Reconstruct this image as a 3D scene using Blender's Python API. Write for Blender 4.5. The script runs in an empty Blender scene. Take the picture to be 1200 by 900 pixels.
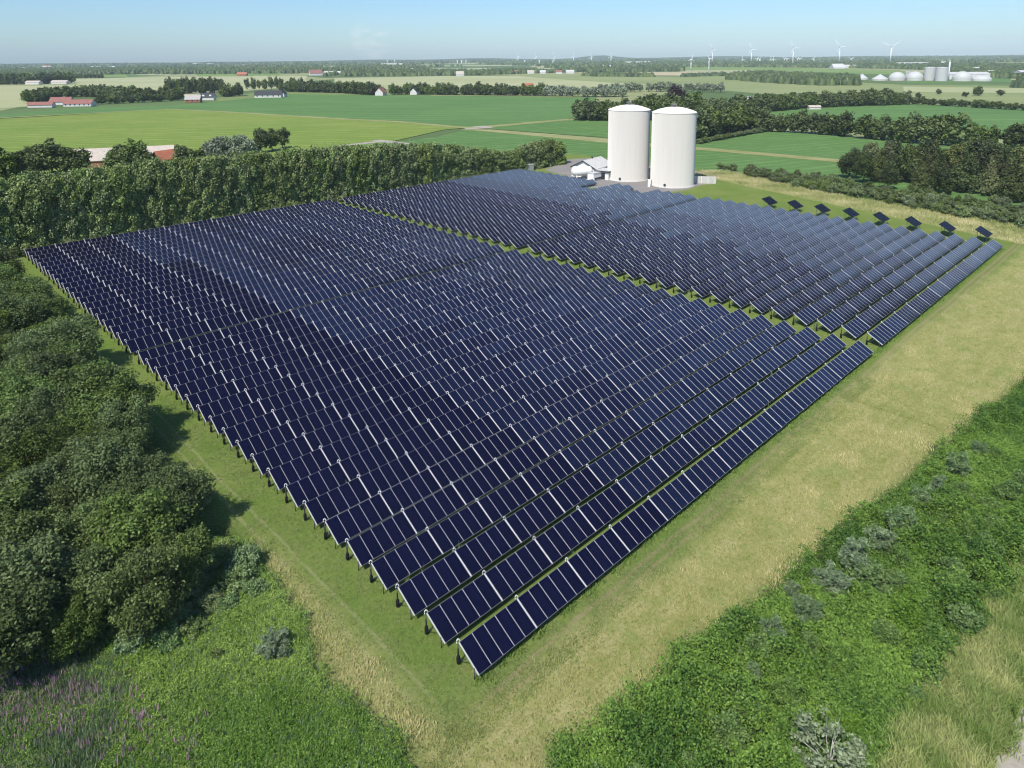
import bpy, math, random
import numpy as np
from mathutils import Matrix, Vector
random.seed(7)
RNG = np.random.default_rng(11)
SC = bpy.context.scene
COL = SC.collection

# ------------------------------------------------------------------ camera
GZ = 0.5                                                  # ground level of the site
F0, CY, PITCH, ROLL, CAMH = 820.0, 221.5, 0.18682, -0.008727, 44.07 + GZ   # focal length and layout in units of a 1200 x 900 frame
cp, sp, cr, sr = math.cos(PITCH), math.sin(PITCH), math.cos(ROLL), math.sin(ROLL)
CF = np.array([0, cp, -sp]); _R = np.array([1., 0, 0]); _U = np.array([0, sp, cp])
CR = _R * cr + _U * sr; CU = -_R * sr + _U * cr
cam_data = bpy.data.cameras.new('camera')
cam_data.sensor_width = 36; cam_data.lens = F0 / 1200 * 36; cam_data.shift_y = -(450 - CY) / 1200
cam_data.clip_start = 0.5; cam_data.clip_end = 40000
cam = bpy.data.objects.new('camera', cam_data); COL.objects.link(cam)
m4 = Matrix.Identity(4)
for i in range(3):
    m4[i][0] = CR[i]; m4[i][1] = CU[i]; m4[i][2] = -CF[i]; m4[i][3] = (0, 0, CAMH)[i]
cam.matrix_world = m4
SC.camera = cam
# ------------------------------------------------------------------ sky, sun, exposure
SUN_AZ, SUN_EL = 208.0, 53.0          # the sun stands behind the camera, a little to the left
SKY_STRENGTH, SUN_STRENGTH, EXPOSURE = 0.108, 4.8, 0.22
world = bpy.data.worlds.new('World'); SC.world = world; world.use_nodes = True
wn = world.node_tree; wn.nodes.clear()
w_out = wn.nodes.new('ShaderNodeOutputWorld'); w_bg = wn.nodes.new('ShaderNodeBackground')
w_sky = wn.nodes.new('ShaderNodeTexSky'); w_sky.sky_type = 'NISHITA'; w_sky.sun_disc = False
w_sky.sun_elevation = math.radians(SUN_EL); w_sky.sun_rotation = math.radians(SUN_AZ)
w_sky.air_density = 1.0; w_sky.dust_density = 0.6; w_sky.ozone_density = 2.0; w_sky.altitude = 40
w_bg.inputs['Strength'].default_value = SKY_STRENGTH
w_geo = wn.nodes.new('ShaderNodeTexCoord')
w_dot = wn.nodes.new('ShaderNodeVectorMath'); w_dot.operation = 'DOT_PRODUCT'
w_dot.inputs[1].default_value = Vector((-0.1921, 0.9811, 0.0240)).normalized()
w_mp = wn.nodes.new('ShaderNodeMapping'); w_mp.inputs['Scale'].default_value = (40, 40, 130)
w_ns = wn.nodes.new('ShaderNodeTexNoise'); w_ns.inputs['Scale'].default_value = 1.0; w_ns.inputs['Detail'].default_value = 5
w_rm = wn.nodes.new('ShaderNodeMapRange'); w_rm.interpolation_type = 'SMOOTHSTEP'
w_rm.inputs['From Min'].default_value = math.cos(0.033); w_rm.inputs['From Max'].default_value = 1.0
w_r2 = wn.nodes.new('ShaderNodeMapRange'); w_r2.inputs['From Min'].default_value = 0.42; w_r2.inputs['From Max'].default_value = 0.75
w_mu = wn.nodes.new('ShaderNodeMath'); w_mu.operation = 'MULTIPLY'
w_mu2 = wn.nodes.new('ShaderNodeMath'); w_mu2.operation = 'MULTIPLY'; w_mu2.inputs[1].default_value = 0.35
w_mx = wn.nodes.new('ShaderNodeMix'); w_mx.data_type = 'RGBA'
w_mx.inputs[7].default_value = (9.0, 8.8, 8.9, 1)
L = wn.links.new
L(w_geo.outputs['Generated'], w_dot.inputs[0]); L(w_dot.outputs['Value'], w_rm.inputs['Value'])
L(w_geo.outputs['Generated'], w_mp.inputs['Vector']); L(w_mp.outputs['Vector'], w_ns.inputs['Vector'])
L(w_ns.outputs['Fac'], w_r2.inputs['Value']); L(w_rm.outputs['Result'], w_mu.inputs[0]); L(w_r2.outputs['Result'], w_mu.inputs[1])
L(w_mu.outputs['Value'], w_mu2.inputs[0]); L(w_mu2.outputs['Value'], w_mx.inputs[0])
w_tint = wn.nodes.new('ShaderNodeMix'); w_tint.data_type = 'RGBA'; w_tint.blend_type = 'MULTIPLY'; w_tint.inputs[0].default_value = 1
w_tint.inputs[7].default_value = (0.72, 0.94, 1.19, 1)
L(w_sky.outputs['Color'], w_tint.inputs[6]); L(w_tint.outputs[2], w_mx.inputs[6]); L(w_mx.outputs[2], w_bg.inputs['Color'])
L(w_bg.outputs['Background'], w_out.inputs['Surface'])
sun_d = bpy.data.lights.new('sun', 'SUN'); sun_d.energy = SUN_STRENGTH; sun_d.angle = math.radians(0.53); sun_d.color = (1, 0.94, 0.85)
sun = bpy.data.objects.new('sun', sun_d); COL.objects.link(sun)
sa, se = math.radians(SUN_AZ), math.radians(SUN_EL)
sdir = Vector((math.sin(sa) * math.cos(se), math.cos(sa) * math.cos(se), math.sin(se)))
sun.rotation_euler = sdir.to_track_quat('Z', 'Y').to_euler(); sun.location = sdir * 300
SC.view_settings.view_transform = 'Standard'; SC.view_settings.look = 'None'
SC.view_settings.exposure = EXPOSURE; SC.view_settings.gamma = 1; SC.view_settings.use_curve_mapping = False
SC.render.engine = 'CYCLES'
SC.cycles.max_bounces = 5; SC.cycles.diffuse_bounces = 2; SC.cycles.glossy_bounces = 2; SC.cycles.transmission_bounces = 3
SC.cycles.transparent_max_bounces = 4; SC.cycles.volume_bounces = 0
SC.cycles.use_denoising = True; SC.cycles.pixel_filter_type = 'BLACKMAN_HARRIS'; SC.cycles.filter_width = 1.15
SC.cycles.sample_clamp_indirect = 4.0
SC.render.threads_mode = 'AUTO'

# ------------------------------------------------------------------ layout helpers
def g(x, y, z=GZ):
    """the point at height z seen at (x, y) of a 1200 x 900 frame"""
    d = CF + CR * (x - 600) / F0 - CU * (y - CY) / F0
    return np.array([0, 0, CAMH]) + (z - CAMH) / d[2] * d
def pr(P):
    P = np.asarray(P, float) - [0, 0, CAMH]; d = P @ CF
    d = np.where(d > 0.5, d, 0.5)
    return 600 + F0 * (P @ CR) / d, CY - F0 * (P @ CU) / d
YAW = 0.798951
SE = np.array([math.sin(YAW), math.cos(YAW)]); SN = np.array([-math.cos(YAW), math.sin(YAW)])
SITE0 = np.array([-4.269, 44.289]); SITE_ROT = math.pi / 2 - YAW
def W(a, v, z=0.):
    q = SITE0 + SE * a + SN * v
    return np.array([q[0], q[1], z])
def Wn(a, v):
    return SITE0[None] + np.outer(a, SE) + np.outer(v, SN)
def inside(poly, x, y):
    poly = np.asarray(poly, float); r = np.zeros(len(x), bool); j = len(poly) - 1
    for i in range(len(poly)):
        xi, yi = poly[i]; xj, yj = poly[j]
        c = ((yi > y) != (yj > y)) & (x < (xj - xi) * (y - yi) / (yj - yi + 1e-12) + xi)
        r ^= c; j = i
    return r
def noise2(x, y, seed, octaves=3):
    """smooth value noise, 0..1"""
    out = np.zeros_like(x); amp = 1; tot = 0
    for o in range(octaves):
        xf, yf = x * 2 ** o + 91.7 * o, y * 2 ** o + 37.3 * o
        xi, yi = np.floor(xf).astype(np.int64), np.floor(yf).astype(np.int64)
        u, v = xf - xi, yf - yi; u = u * u * (3 - 2 * u); v = v * v * (3 - 2 * v)
        def h(i, j):
            k = (i * 374761393 + j * 668265263 + seed * 974634777) & 0xFFFFFFFF
            k = ((k ^ (k >> 13)) * 1274126177) & 0xFFFFFFFF
            return ((k ^ (k >> 16)) & 0xFFFF) / 65535.0
        n = (h(xi, yi) * (1 - u) + h(xi + 1, yi) * u) * (1 - v) + (h(xi, yi + 1) * (1 - u) + h(xi + 1, yi + 1) * u) * v
        out += n * amp; tot += amp; amp *= 0.5
    return out / tot

# ------------------------------------------------------------------ mesh helpers
def fast_mesh(name, V, Q=None, T=None, mats=(), qm=None, tm=None, tint=None, smooth=False):
    """V (n,3); Q quads (m,4); T tris (k,3); tint = one float per face (quads first)"""
    me = bpy.data.meshes.new(name)
    V = np.asarray(V, np.float32)
    Q = np.zeros((0, 4), np.int32) if Q is None else np.asarray(Q, np.int32).reshape(-1, 4)
    T = np.zeros((0, 3), np.int32) if T is None else np.asarray(T, np.int32).reshape(-1, 3)
    me.vertices.add(len(V)); me.vertices.foreach_set('co', V.ravel())
    nl = Q.size + T.size; me.loops.add(nl)
    me.loops.foreach_set('vertex_index', np.concatenate([Q.ravel(), T.ravel()]).astype(np.int32))
    nf = len(Q) + len(T); me.polygons.add(nf)
    ls = np.concatenate([np.arange(len(Q)) * 4, Q.size + np.arange(len(T)) * 3]).astype(np.int32)
    me.polygons.foreach_set('loop_start', ls)
    for m in mats: me.materials.append(m)
    if qm is not None or tm is not None:
        mi = np.concatenate([np.zeros(len(Q), np.int32) if qm is None else np.asarray(qm, np.int32),
                             np.zeros(len(T), np.int32) if tm is None else np.asarray(tm, np.int32)])
        me.polygons.foreach_set('material_index', mi.astype(np.int32))
    if tint is not None:
        at = me.attributes.new('tint', 'FLOAT', 'FACE'); at.data.foreach_set('value', np.asarray(tint, np.float32))
    if smooth: me.polygons.foreach_set('use_smooth', np.ones(nf, bool))
    me.update(calc_edges=True)
    return me

class MB:
    """collects boxes, tubes, prisms; builds ONE mesh"""
    def __init__(s): s.v = []; s.f = []; s.m = []; s.mats = []; s.sm = []
    def mi(s, mat):
        if mat not in s.mats: s.mats.append(mat)
        return s.mats.index(mat)
    def add(s, vs, fs, mat, smooth=False):
        o = len(s.v); s.v += [tuple(map(float, p)) for p in vs]; k = s.mi(mat)
        for f in fs: s.f.append([i + o for i in f]); s.m.append(k); s.sm.append(smooth)
    def box(s, lo, hi, mat, M=None):
        x0, y0, z0 = lo; x1, y1, z1 = hi
        vs = [(x0, y0, z0), (x1, y0, z0), (x1, y1, z0), (x0, y1, z0), (x0, y0, z1), (x1, y0, z1), (x1, y1, z1), (x0, y1, z1)]
        if M: vs = [M(p) for p in vs]
        s.add(vs, [(0, 3, 2, 1), (4, 5, 6, 7), (0, 1, 5, 4), (1, 2, 6, 5), (2, 3, 7, 6), (3, 0, 4, 7)], mat)
    def tube(s, pts, rad, mat, n=8, caps=True):
        pts = [np.array(p, float) for p in pts]
        if not hasattr(rad, '__len__'): rad = [rad] * len(pts)
        rings = []; vs = []
        for i, p in enumerate(pts):
            d = pts[min(i + 1, len(pts) - 1)] - pts[max(i - 1, 0)]; d /= np.linalg.norm(d)
            h = np.array([0, 0, 1.]) if abs(d[2]) < 0.9 else np.array([1., 0, 0])
            u = np.cross(d, h); u /= np.linalg.norm(u); w = np.cross(d, u)
            for k in range(n):
                t = 2 * math.pi * k / n; vs.append(p + rad[i] * (u * math.cos(t) + w * math.sin(t)))
        fs = []
        for i in range(len(pts) - 1):
            for k in range(n):
                a = i * n + k; b = i * n + (k + 1) % n; fs.append((a, a + n, b + n, b))
        s.add(vs, fs, mat, True)
        if caps:
            o = len(s.v) - len(vs); kk = s.mi(mat)
            for ring, rev in ((0, False), ((len(pts) - 1) * n, True)):
                f = [o + ring + k for k in range(n)]
                if rev: f = f[::-1]
                s.f.append(f); s.m.append(kk); s.sm.append(False)
    def lathe(s, prof, mat, n=48, c=(0, 0), smooth=True):
        vs = []; fs = []
        for r, z in prof:
            for k in range(n):
                t = 2 * math.pi * k / n; vs.append((c[0] + r * math.cos(t), c[1] + r * math.sin(t), z))
        for i in range(len(prof) - 1):
            for k in range(n):
                a = i * n + k; b = i * n + (k + 1) % n; fs.append((a, b, b + n, a + n))
        s.add(vs, fs, mat, smooth)
    def build(s, name, parent=None):
        me = bpy.data.meshes.new(name); me.from_pydata(s.v, [], s.f)
        for m in s.mats: me.materials.append(m)
        me.polygons.foreach_set('material_index', s.m); me.polygons.foreach_set('use_smooth', s.sm); me.update()
        return obj(name, me, parent)

def obj(name, me, parent=None):
    o = bpy.data.objects.new(name, me); COL.objects.link(o)
    if parent: o.parent = parent
    return o
def tag(o, label=None, cat=None, group=None, kind=None):
    if label: o['label'] = label
    if cat: o['category'] = cat
    if group: o['group'] = group
    if kind: o['kind'] = kind
    return o
def empty(name, loc, rz=0.):
    o = bpy.data.objects.new(name, None); COL.objects.link(o); o.location = [float(t) for t in loc]; o.rotation_euler[2] = rz
    o.empty_display_size = 0.5
    return o
def dup(root, loc, rz=0., sc=1.):
    r = root.copy(); COL.objects.link(r); r.location = [float(t) for t in loc]; r.rotation_euler[2] = rz
    r.scale = sc if hasattr(sc, '__len__') else (sc, sc, sc)
    for ch in KIDS.get(root.name, []):
        c = ch.copy(); COL.objects.link(c); c.parent = r
        for gch in KIDS.get(ch.name, []):
            d = gch.copy(); COL.objects.link(d); d.parent = c
    return r
KIDS = {}

# ------------------------------------------------------------------ materials
class NT:
    def __init__(s, name):
        s.m = bpy.data.materials.new(name); s.m.use_nodes = True; s.t = s.m.node_tree; s.t.nodes.clear()
        s.out = s.n('ShaderNodeOutputMaterial')
    def n(s, t, **kw):
        nd = s.t.nodes.new(t)
        for k, v in kw.items(): setattr(nd, k, v)
        return nd
    def l(s, a, b): s.t.links.new(a, b)
    def val(s, x):
        return x
    def set(s, sock, x):
        if hasattr(x, 'is_output'): s.l(x, sock)
        elif x is not None:
            if sock.type == 'RGBA' and len(x) == 3: x = (*x, 1)
            sock.default_value = x
    def mix(s, f, a, b):
        nd = s.n('ShaderNodeMix', data_type='RGBA'); s.set(nd.inputs[0], f); s.set(nd.inputs[6], a); s.set(nd.inputs[7], b); return nd.outputs[2]
    def math(s, op, a, b=None, c=None, clamp=False):
        nd = s.n('ShaderNodeMath', operation=op, use_clamp=clamp); s.set(nd.inputs[0], a); s.set(nd.inputs[1], b)
        if c is not None: s.set(nd.inputs[2], c)
        return nd.outputs[0]
    def rng(s, x, a, b, c=0., d=1., smooth=False):
        nd = s.n('ShaderNodeMapRange'); nd.interpolation_type = 'SMOOTHSTEP' if smooth else 'LINEAR'
        s.set(nd.inputs[0], x)
        for i, q in enumerate((a, b, c, d)): nd.inputs[1 + i].default_value = q
        return nd.outputs[0]
    def coord(s, which='Object', scale=(1, 1, 1)):
        tc = s.n('ShaderNodeTexCoord'); mp = s.n('ShaderNodeMapping'); mp.inputs['Scale'].default_value = scale
        s.l(tc.outputs[which], mp.inputs['Vector']); return mp.outputs[0]
    def pos(s, scale=(1, 1, 1)):
        ge = s.n('ShaderNodeNewGeometry'); mp = s.n('ShaderNodeMapping'); mp.inputs['Scale'].default_value = scale
        s.l(ge.outputs['Position'], mp.inputs['Vector']); return mp.outputs[0]
    def noise(s, vec, scale, detail=4, rough=0.55, w=0.):
        nd = s.n('ShaderNodeTexNoise'); s.l(vec, nd.inputs['Vector']); nd.inputs['Scale'].default_value = scale
        nd.inputs['Detail'].default_value = detail; nd.inputs['Roughness'].default_value = rough; return nd.outputs['Fac']
    def attr(s, name='tint'):
        nd = s.n('ShaderNodeAttribute', attribute_name=name); return nd.outputs['Fac']
    def bsdf(s, col, rough=0.7, spec=0.3, metal=0., normal=None):
        b = s.n('ShaderNodeBsdfPrincipled'); s.set(b.inputs['Base Color'], col); s.set(b.inputs['Roughness'], rough)
        b.inputs['Specular IOR Level'].default_value = spec; b.inputs['Metallic'].default_value = metal
        if normal is not None: s.l(normal, b.inputs['Normal'])
        return b.outputs[0]
    def bump(s, h, strength=0.5, dist=0.1):
        b = s.n('ShaderNodeBump'); b.inputs['Strength'].default_value = strength; b.inputs['Distance'].default_value = dist
        s.l(h, b.inputs['Height']); return b.outputs[0]
    def done(s, sh): s.l(sh, s.out.inputs['Surface']); return s.m

def plain(name, col, rough=0.6, spec=0.3, metal=0., var=0.12, scale=3.0):
    k = NT(name); n = k.noise(k.pos(), scale, 5)
    c = k.mix(k.rng(n, 0.3, 0.7), tuple(x * (1 - var) for x in col), tuple(min(1, x * (1 + var)) for x in col))
    return k.done(k.bsdf(c, rough, spec, metal))

def leafmat(name, dark, light, alt=None, hue=0.03, transl=0.22, valvar=0.35):
    k = NT(name)
    oi = k.n('ShaderNodeObjectInfo')
    c = k.mix(k.attr(), dark, light)
    if alt is not None: c = k.mix(k.math('MULTIPLY', k.rng(oi.outputs['Random'], 0.35, 1.0), 0.75), c, alt)
    h = k.n('ShaderNodeHueSaturation')
    k.set(h.inputs['Hue'], k.rng(oi.outputs['Random'], 0, 1, 0.5 - hue, 0.5 + hue))
    k.set(h.inputs['Value'], k.rng(k.math('FRACT', k.math('MULTIPLY', oi.outputs['Random'], 7.31)), 0, 1, 1 - valvar, 1 + valvar))
    k.set(h.inputs['Saturation'], k.rng(k.math('FRACT', k.math('MULTIPLY', oi.outputs['Random'], 13.7)), 0, 1, 0.8, 1.08))
    k.l(c, h.inputs['Color']); c = h.outputs[0]
    p = k.bsdf(c, 0.55, 0.25)
    t = k.n('ShaderNodeBsdfTranslucent'); k.l(c, t.inputs['Color'])
    mx = k.n('ShaderNodeMixShader'); mx.inputs[0].default_value = transl; k.l(p, mx.inputs[1]); k.l(t.outputs[0], mx.inputs[2])
    return k.done(mx.outputs[0])

M_leaf_wood = leafmat('leaf_wood', (0.02, 0.045, 0.008), (0.135, 0.205, 0.04), (0.16, 0.21, 0.06), 0.02, 0.15, 0.3)
M_leaf_hedge = leafmat('leaf_windbreak', (0.07, 0.115, 0.02), (0.42, 0.53, 0.18), None, 0.012, 0.15, 0.15)
M_leaf_mid = leafmat('leaf_mid', (0.035, 0.066, 0.014), (0.145, 0.205, 0.05), (0.14, 0.165, 0.045), 0.025, 0.15, 0.35)
M_leaf_gray = leafmat('leaf_willow', (0.14, 0.18, 0.11), (0.36, 0.42, 0.27), None, 0.01, 0.15, 0.15)
M_leaf_con = leafmat('leaf_conifer', (0.022, 0.04, 0.013), (0.085, 0.12, 0.034), (0.16, 0.17, 0.045), 0.015, 0.05, 0.25)
M_leaf_copper = leafmat('leaf_copper', (0.02, 0.01, 0.014), (0.05, 0.022, 0.028), None, 0.01, 0.1, 0.1)
M_leaf_scrub = leafmat('leaf_scrub', (0.028, 0.085, 0.012), (0.22, 0.36, 0.06), None, 0.0, 0.2, 0.0)
M_leaf_shrub = leafmat('leaf_shrub', (0.055, 0.1, 0.022), (0.19, 0.26, 0.075), (0.19, 0.22, 0.1), 0.02, 0.2, 0.25)
M_leaf_buck = leafmat('leaf_buckthorn', (0.07, 0.13, 0.045), (0.27, 0.37, 0.17), None, 0.01, 0.15, 0.12)
M_leaf_pale = leafmat('leaf_pale_bush', (0.07, 0.125, 0.035), (0.36, 0.44, 0.21), None, 0.0, 0.2, 0.0)
M_bramble = leafmat('leaf_bramble', (0.06, 0.13, 0.025), (0.33, 0.43, 0.16), None, 0.02, 0.2, 0.1)
M_straw = leafmat('grass_straw', (0.26, 0.32, 0.08), (0.72, 0.63, 0.33), None, 0.0, 0.3, 0.0)
M_turf = leafmat('grass_turf', (0.13, 0.23, 0.035), (0.36, 0.42, 0.13), None, 0.0, 0.35, 0.0)
M_tall = leafmat('grass_tall', (0.17, 0.28, 0.045), (0.52, 0.54, 0.2), None, 0.0, 0.3, 0.0)
M_herb = leafmat('herb_leaf', (0.085, 0.175, 0.026), (0.37, 0.5, 0.13), None, 0.0, 0.3, 0.0)
M_herb2 = leafmat('herb_leaf_bluish', (0.09, 0.16, 0.07), (0.24, 0.33, 0.17), None, 0.0, 0.3, 0.0)
M_purple = leafmat('willowherb_flower', (0.34, 0.22, 0.26), (0.62, 0.38, 0.49), None, 0.0, 0.3, 0.0)
M_bark = plain('bark', (0.09, 0.07, 0.05), 0.9, 0.1, 0, 0.4, 6)
M_bark_pale = plain('bark_pale', (0.42, 0.40, 0.36), 0.8, 0.1, 0, 0.25, 12)
M_white = plain('white_wall', (0.78, 0.78, 0.75), 0.6, 0.3, 0, 0.05, 0.4)
M_dark_trim = plain('dark_trim', (0.05, 0.05, 0.055), 0.6)
M_glass_win = plain('window_glass', (0.03, 0.035, 0.04), 0.1, 0.5)
M_roof_gray = plain('roof_gray', (0.38, 0.36, 0.34), 0.8, 0.2, 0, 0.15, 1.0)
M_roof_black = plain('roof_black', (0.035, 0.037, 0.042), 0.6, 0.3, 0, 0.2, 1.0)
M_roof_red = plain('roof_red', (0.26, 0.12, 0.10), 0.8, 0.2, 0, 0.18, 0.7)
M_roof_orange = plain('roof_orange', (0.40, 0.145, 0.085), 0.8, 0.2, 0, 0.12, 0.7)
M_roof_beige = plain('roof_beige', (0.46, 0.41, 0.35), 0.8, 0.2, 0, 0.1, 0.6)
M_roof_pale = plain('roof_pale', (0.52, 0.52, 0.50), 0.8, 0.2, 0, 0.08, 0.6)
M_white_far = plain('weathered_white', (0.58, 0.57, 0.54), 0.7, 0.2, 0, 0.08, 0.3)
M_roof_blue = plain('roof_blue', (0.10, 0.11, 0.17), 0.6, 0.3, 0, 0.1, 0.6)
M_roof_white = plain('roof_white', (0.50, 0.50, 0.49), 0.6, 0.3, 0, 0.05, 0.6)
M_brick = plain('brick', (0.30, 0.14, 0.09), 0.85, 0.2, 0, 0.2, 2.0)
M_concrete = plain('concrete', (0.50, 0.49, 0.46), 0.85, 0.2, 0, 0.12, 1.2)
M_metal = plain('galvanised', (0.30, 0.31, 0.32), 0.5, 0.4, 0.3, 0.15, 6)
M_alu = plain('aluminium', (0.46, 0.46, 0.47), 0.65, 0.3, 0.0, 0.06, 4)
M_div = plain('glass_bar', (0.36, 0.36, 0.37), 0.6, 0.3, 0.0, 0.06, 4)
M_back = plain('back_sheet', (0.10, 0.10, 0.105), 0.7, 0.2, 0.0, 0.2, 3)
M_rail = plain('edge_rail', (0.13, 0.13, 0.15), 0.65, 0.3, 0.0, 0.06, 4)
M_post = plain('post_dark', (0.06, 0.06, 0.065), 0.6, 0.3, 0.0, 0.2, 6)
M_alu_dark = plain('dark_frame', (0.02, 0.02, 0.024), 0.6, 0.2)
M_pipe = plain('pipe_silver', (0.72, 0.72, 0.70), 0.6, 0.4, 0.1, 0.1, 8)
M_black = plain('black_sleeve', (0.010, 0.010, 0.012), 0.6, 0.2)
M_turbine = plain('turbine_white', (0.80, 0.81, 0.82), 0.5, 0.3, 0, 0.03, 0.1)
M_membrane = plain('membrane', (0.46, 0.47, 0.46), 0.6, 0.3, 0, 0.05, 0.2)

def glassmat(name, c0, c1, rough, spec=0.5):
    k = NT(name); ge = k.n('ShaderNodeNewGeometry')
    n = k.noise(k.pos(), 0.35, 3)
    f = k.math('ADD', k.math('MULTIPLY', ge.outputs['Random Per Island'], 0.55), k.math('MULTIPLY', k.rng(n, 0.3, 0.7), 0.45))
    c = k.mix(f, c0, c1)
    dirt = k.noise(k.pos(), 2.2, 6, 0.7)
    r = k.rng(dirt, 0.35, 0.75, rough, rough + 0.10)
    c = k.mix(k.rng(dirt, 0.62, 0.85, 0, 0.10), c, (0.16, 0.16, 0.16))
    return k.done(k.bsdf(c, r, spec))
GA, GB, GC = np.array((0.0038, 0.0046, 0.0200)), np.array((0.0105, 0.0185, 0.050)), np.array((0.050, 0.088, 0.148))  # navy glass tints; the paler steps have sky reflection painted into the base colour
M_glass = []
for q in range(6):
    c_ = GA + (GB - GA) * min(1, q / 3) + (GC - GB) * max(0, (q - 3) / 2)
    M_glass.append(glassmat(('glass_navy', 'glass_navy_blue', 'glass_deep_blue', 'glass_blue', 'glass_blue_sky_sheen', 'glass_pale_sky_sheen')[q], tuple(c_ * 0.78), tuple(c_ * 1.25), 0.14 + 0.03 * q, 0.10 + 0.01 * q))
M_glass_track = glassmat('glass_raised', (0.005, 0.005, 0.010), (0.008, 0.008, 0.016), 0.25, 0.06)

def tankmat():
    k = NT('tank_white'); v = k.coord('Object'); sx = k.n('ShaderNodeSeparateXYZ'); k.l(v, sx.inputs[0])
    streak = k.noise(k.coord('Object', (1.3, 1.3, 0.06)), 1.0, 5)
    ang = k.math('ARCTAN2', sx.outputs[1], sx.outputs[0])
    seam = k.math('LESS_THAN', k.math('FRACT', k.math('MULTIPLY', ang, 36 / (2 * math.pi))), 0.035)
    hs = k.math('LESS_THAN', k.math('FRACT', k.math('MULTIPLY', sx.outputs[2], 1 / 2.9)), 0.012)
    c = k.mix(k.rng(streak, 0.3, 0.75), (0.70, 0.67, 0.615), (0.66, 0.63, 0.575))
    c = k.mix(k.math('MULTIPLY', k.math('MAXIMUM', seam, hs), 0.18), c, (0.55, 0.54, 0.52))
    b_ = k.bsdf(c, 0.6, 0.2); b_.node.inputs['Diffuse Roughness'].default_value = 1.0
    return k.done(b_)
M_tank = tankmat()

def fieldmat(name, c0, c1, c2, rows=None, rowdir=0., spots=0.0, big=0.012):
    """crop: broad patches, fine speckle, optional drill rows"""
    k = NT(name); p = k.pos(); big_n = k.noise(p, big, 4, 0.6); mid = k.noise(p, 0.12, 4, 0.6); fine = k.noise(p, 0.8, 3, 0.7)
    c = k.mix(k.rng(big_n, 0.35, 0.68, 0, 1, True), c0, c1)
    c = k.mix(k.rng(mid, 0.45, 0.75, 0, 0.55), c, c2)
    c = k.mix(k.rng(fine, 0.35, 0.75, 0, 0.45), c, tuple(x * 0.55 for x in c0))
    if rows:
        sx = k.n('ShaderNodeSeparateXYZ'); mp = k.n('ShaderNodeMapping'); mp.inputs['Rotation'].default_value = (0, 0, rowdir)
        ge = k.n('ShaderNodeNewGeometry'); k.l(ge.outputs['Position'], mp.inputs[0]); k.l(mp.outputs[0], sx.inputs[0])
        nn = k.noise(k.pos((0.05, 0.05, 1)), 1.0, 2)
        wv = k.math('SINE', k.math('MULTIPLY', k.math('ADD', sx.outputs[1], k.math('MULTIPLY', nn, 6.0)), 2 * math.pi / rows))
        st = k.noise(k.coord('Object', (0.012, 0.12, 1)), 1.0, 4)
        c = k.mix(k.math('MULTIPLY', k.rng(wv, 0.45, 1.0), k.rng(st, 0.35, 0.7, 0.0, 0.5)), c, tuple(min(1, x * 1.5) for x in c2))
        tl = k.math('ABSOLUTE', k.math('SUBTRACT', k.math('FRACT', k.math('MULTIPLY', sx.outputs[1], 1 / 27.0)), 0.5))
        tl = k.math('MULTIPLY', k.math('LESS_THAN', k.math('ABSOLUTE', k.math('SUBTRACT', tl, 0.04)), 0.012), k.rng(big_n, 0.3, 0.6, 0.15, 0.5))
        c = k.mix(tl, c, tuple(x * 0.62 for x in c0))
    return k.done(k.bsdf(c, 0.85, 0.12, normal=k.bump(fine, 0.6, 0.25)))
M_f_yellowgreen = fieldmat('field_yellowgreen', (0.15, 0.225, 0.035), (0.20, 0.255, 0.05), (0.235, 0.295, 0.08), rows=9.0, rowdir=0.25)
M_f_green = fieldmat('field_green', (0.09, 0.18, 0.05), (0.11, 0.21, 0.06), (0.135, 0.23, 0.075), rows=18.0, rowdir=0.06)
M_f_beet = fieldmat('field_beet', (0.085, 0.175, 0.045), (0.105, 0.20, 0.055), (0.15, 0.24, 0.08), rows=7.0, rowdir=-0.45)
M_f_pale = fieldmat('field_pale', (0.34, 0.36, 0.18), (0.43, 0.43, 0.25), (0.38, 0.42, 0.21), big=0.004)
M_f_palegreen = fieldmat('field_palegreen', (0.20, 0.25, 0.09), (0.28, 0.31, 0.14), (0.25, 0.29, 0.13), big=0.004)
M_f_tan = fieldmat('field_tan', (0.42, 0.36, 0.22), (0.48, 0.41, 0.26), (0.40, 0.38, 0.22), big=0.005)
M_f_bright = fieldmat('field_bright', (0.15, 0.24, 0.06), (0.20, 0.28, 0.08), (0.22, 0.30, 0.10), big=0.004)
M_margin = fieldmat('field_margin', (0.24, 0.25, 0.09), (0.34, 0.32, 0.15), (0.30, 0.30, 0.13), big=0.05)
M_gravel = fieldmat('gravel', (0.34, 0.31, 0.26), (0.40, 0.37, 0.32), (0.45, 0.42, 0.37), big=0.08)

def groundmat():
    k = NT('countryside'); p = k.pos((1, 0.55, 1))
    vo = k.n('ShaderNodeTexVoronoi'); vo.inputs['Scale'].default_value = 0.0042; k.l(p, vo.inputs['Vector'])
    sp_ = k.n('ShaderNodeSeparateColor'); k.l(vo.outputs['Color'], sp_.inputs[0])
    cr_ = k.n('ShaderNodeValToRGB'); k.l(sp_.outputs[0], cr_.inputs[0]); cr_.color_ramp.interpolation = 'CONSTANT'
    el = cr_.color_ramp.elements; el[0].color = (0.09, 0.14, 0.05, 1); el[1].position = 0.3; el[1].color = (0.28, 0.30, 0.14, 1)
    for q, c in ((0.5, (0.11, 0.17, 0.06, 1)), (0.68, (0.36, 0.36, 0.20, 1)), (0.84, (0.18, 0.23, 0.08, 1))):
        e_ = el.new(q); e_.color = c
    n = k.noise(k.pos(), 0.06, 5); c = k.mix(k.rng(n, 0.35, 0.75, 0, 0.5), cr_.outputs[0], (0.10, 0.14, 0.05))
    return k.done(k.bsdf(c, 0.9, 0.1))
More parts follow.
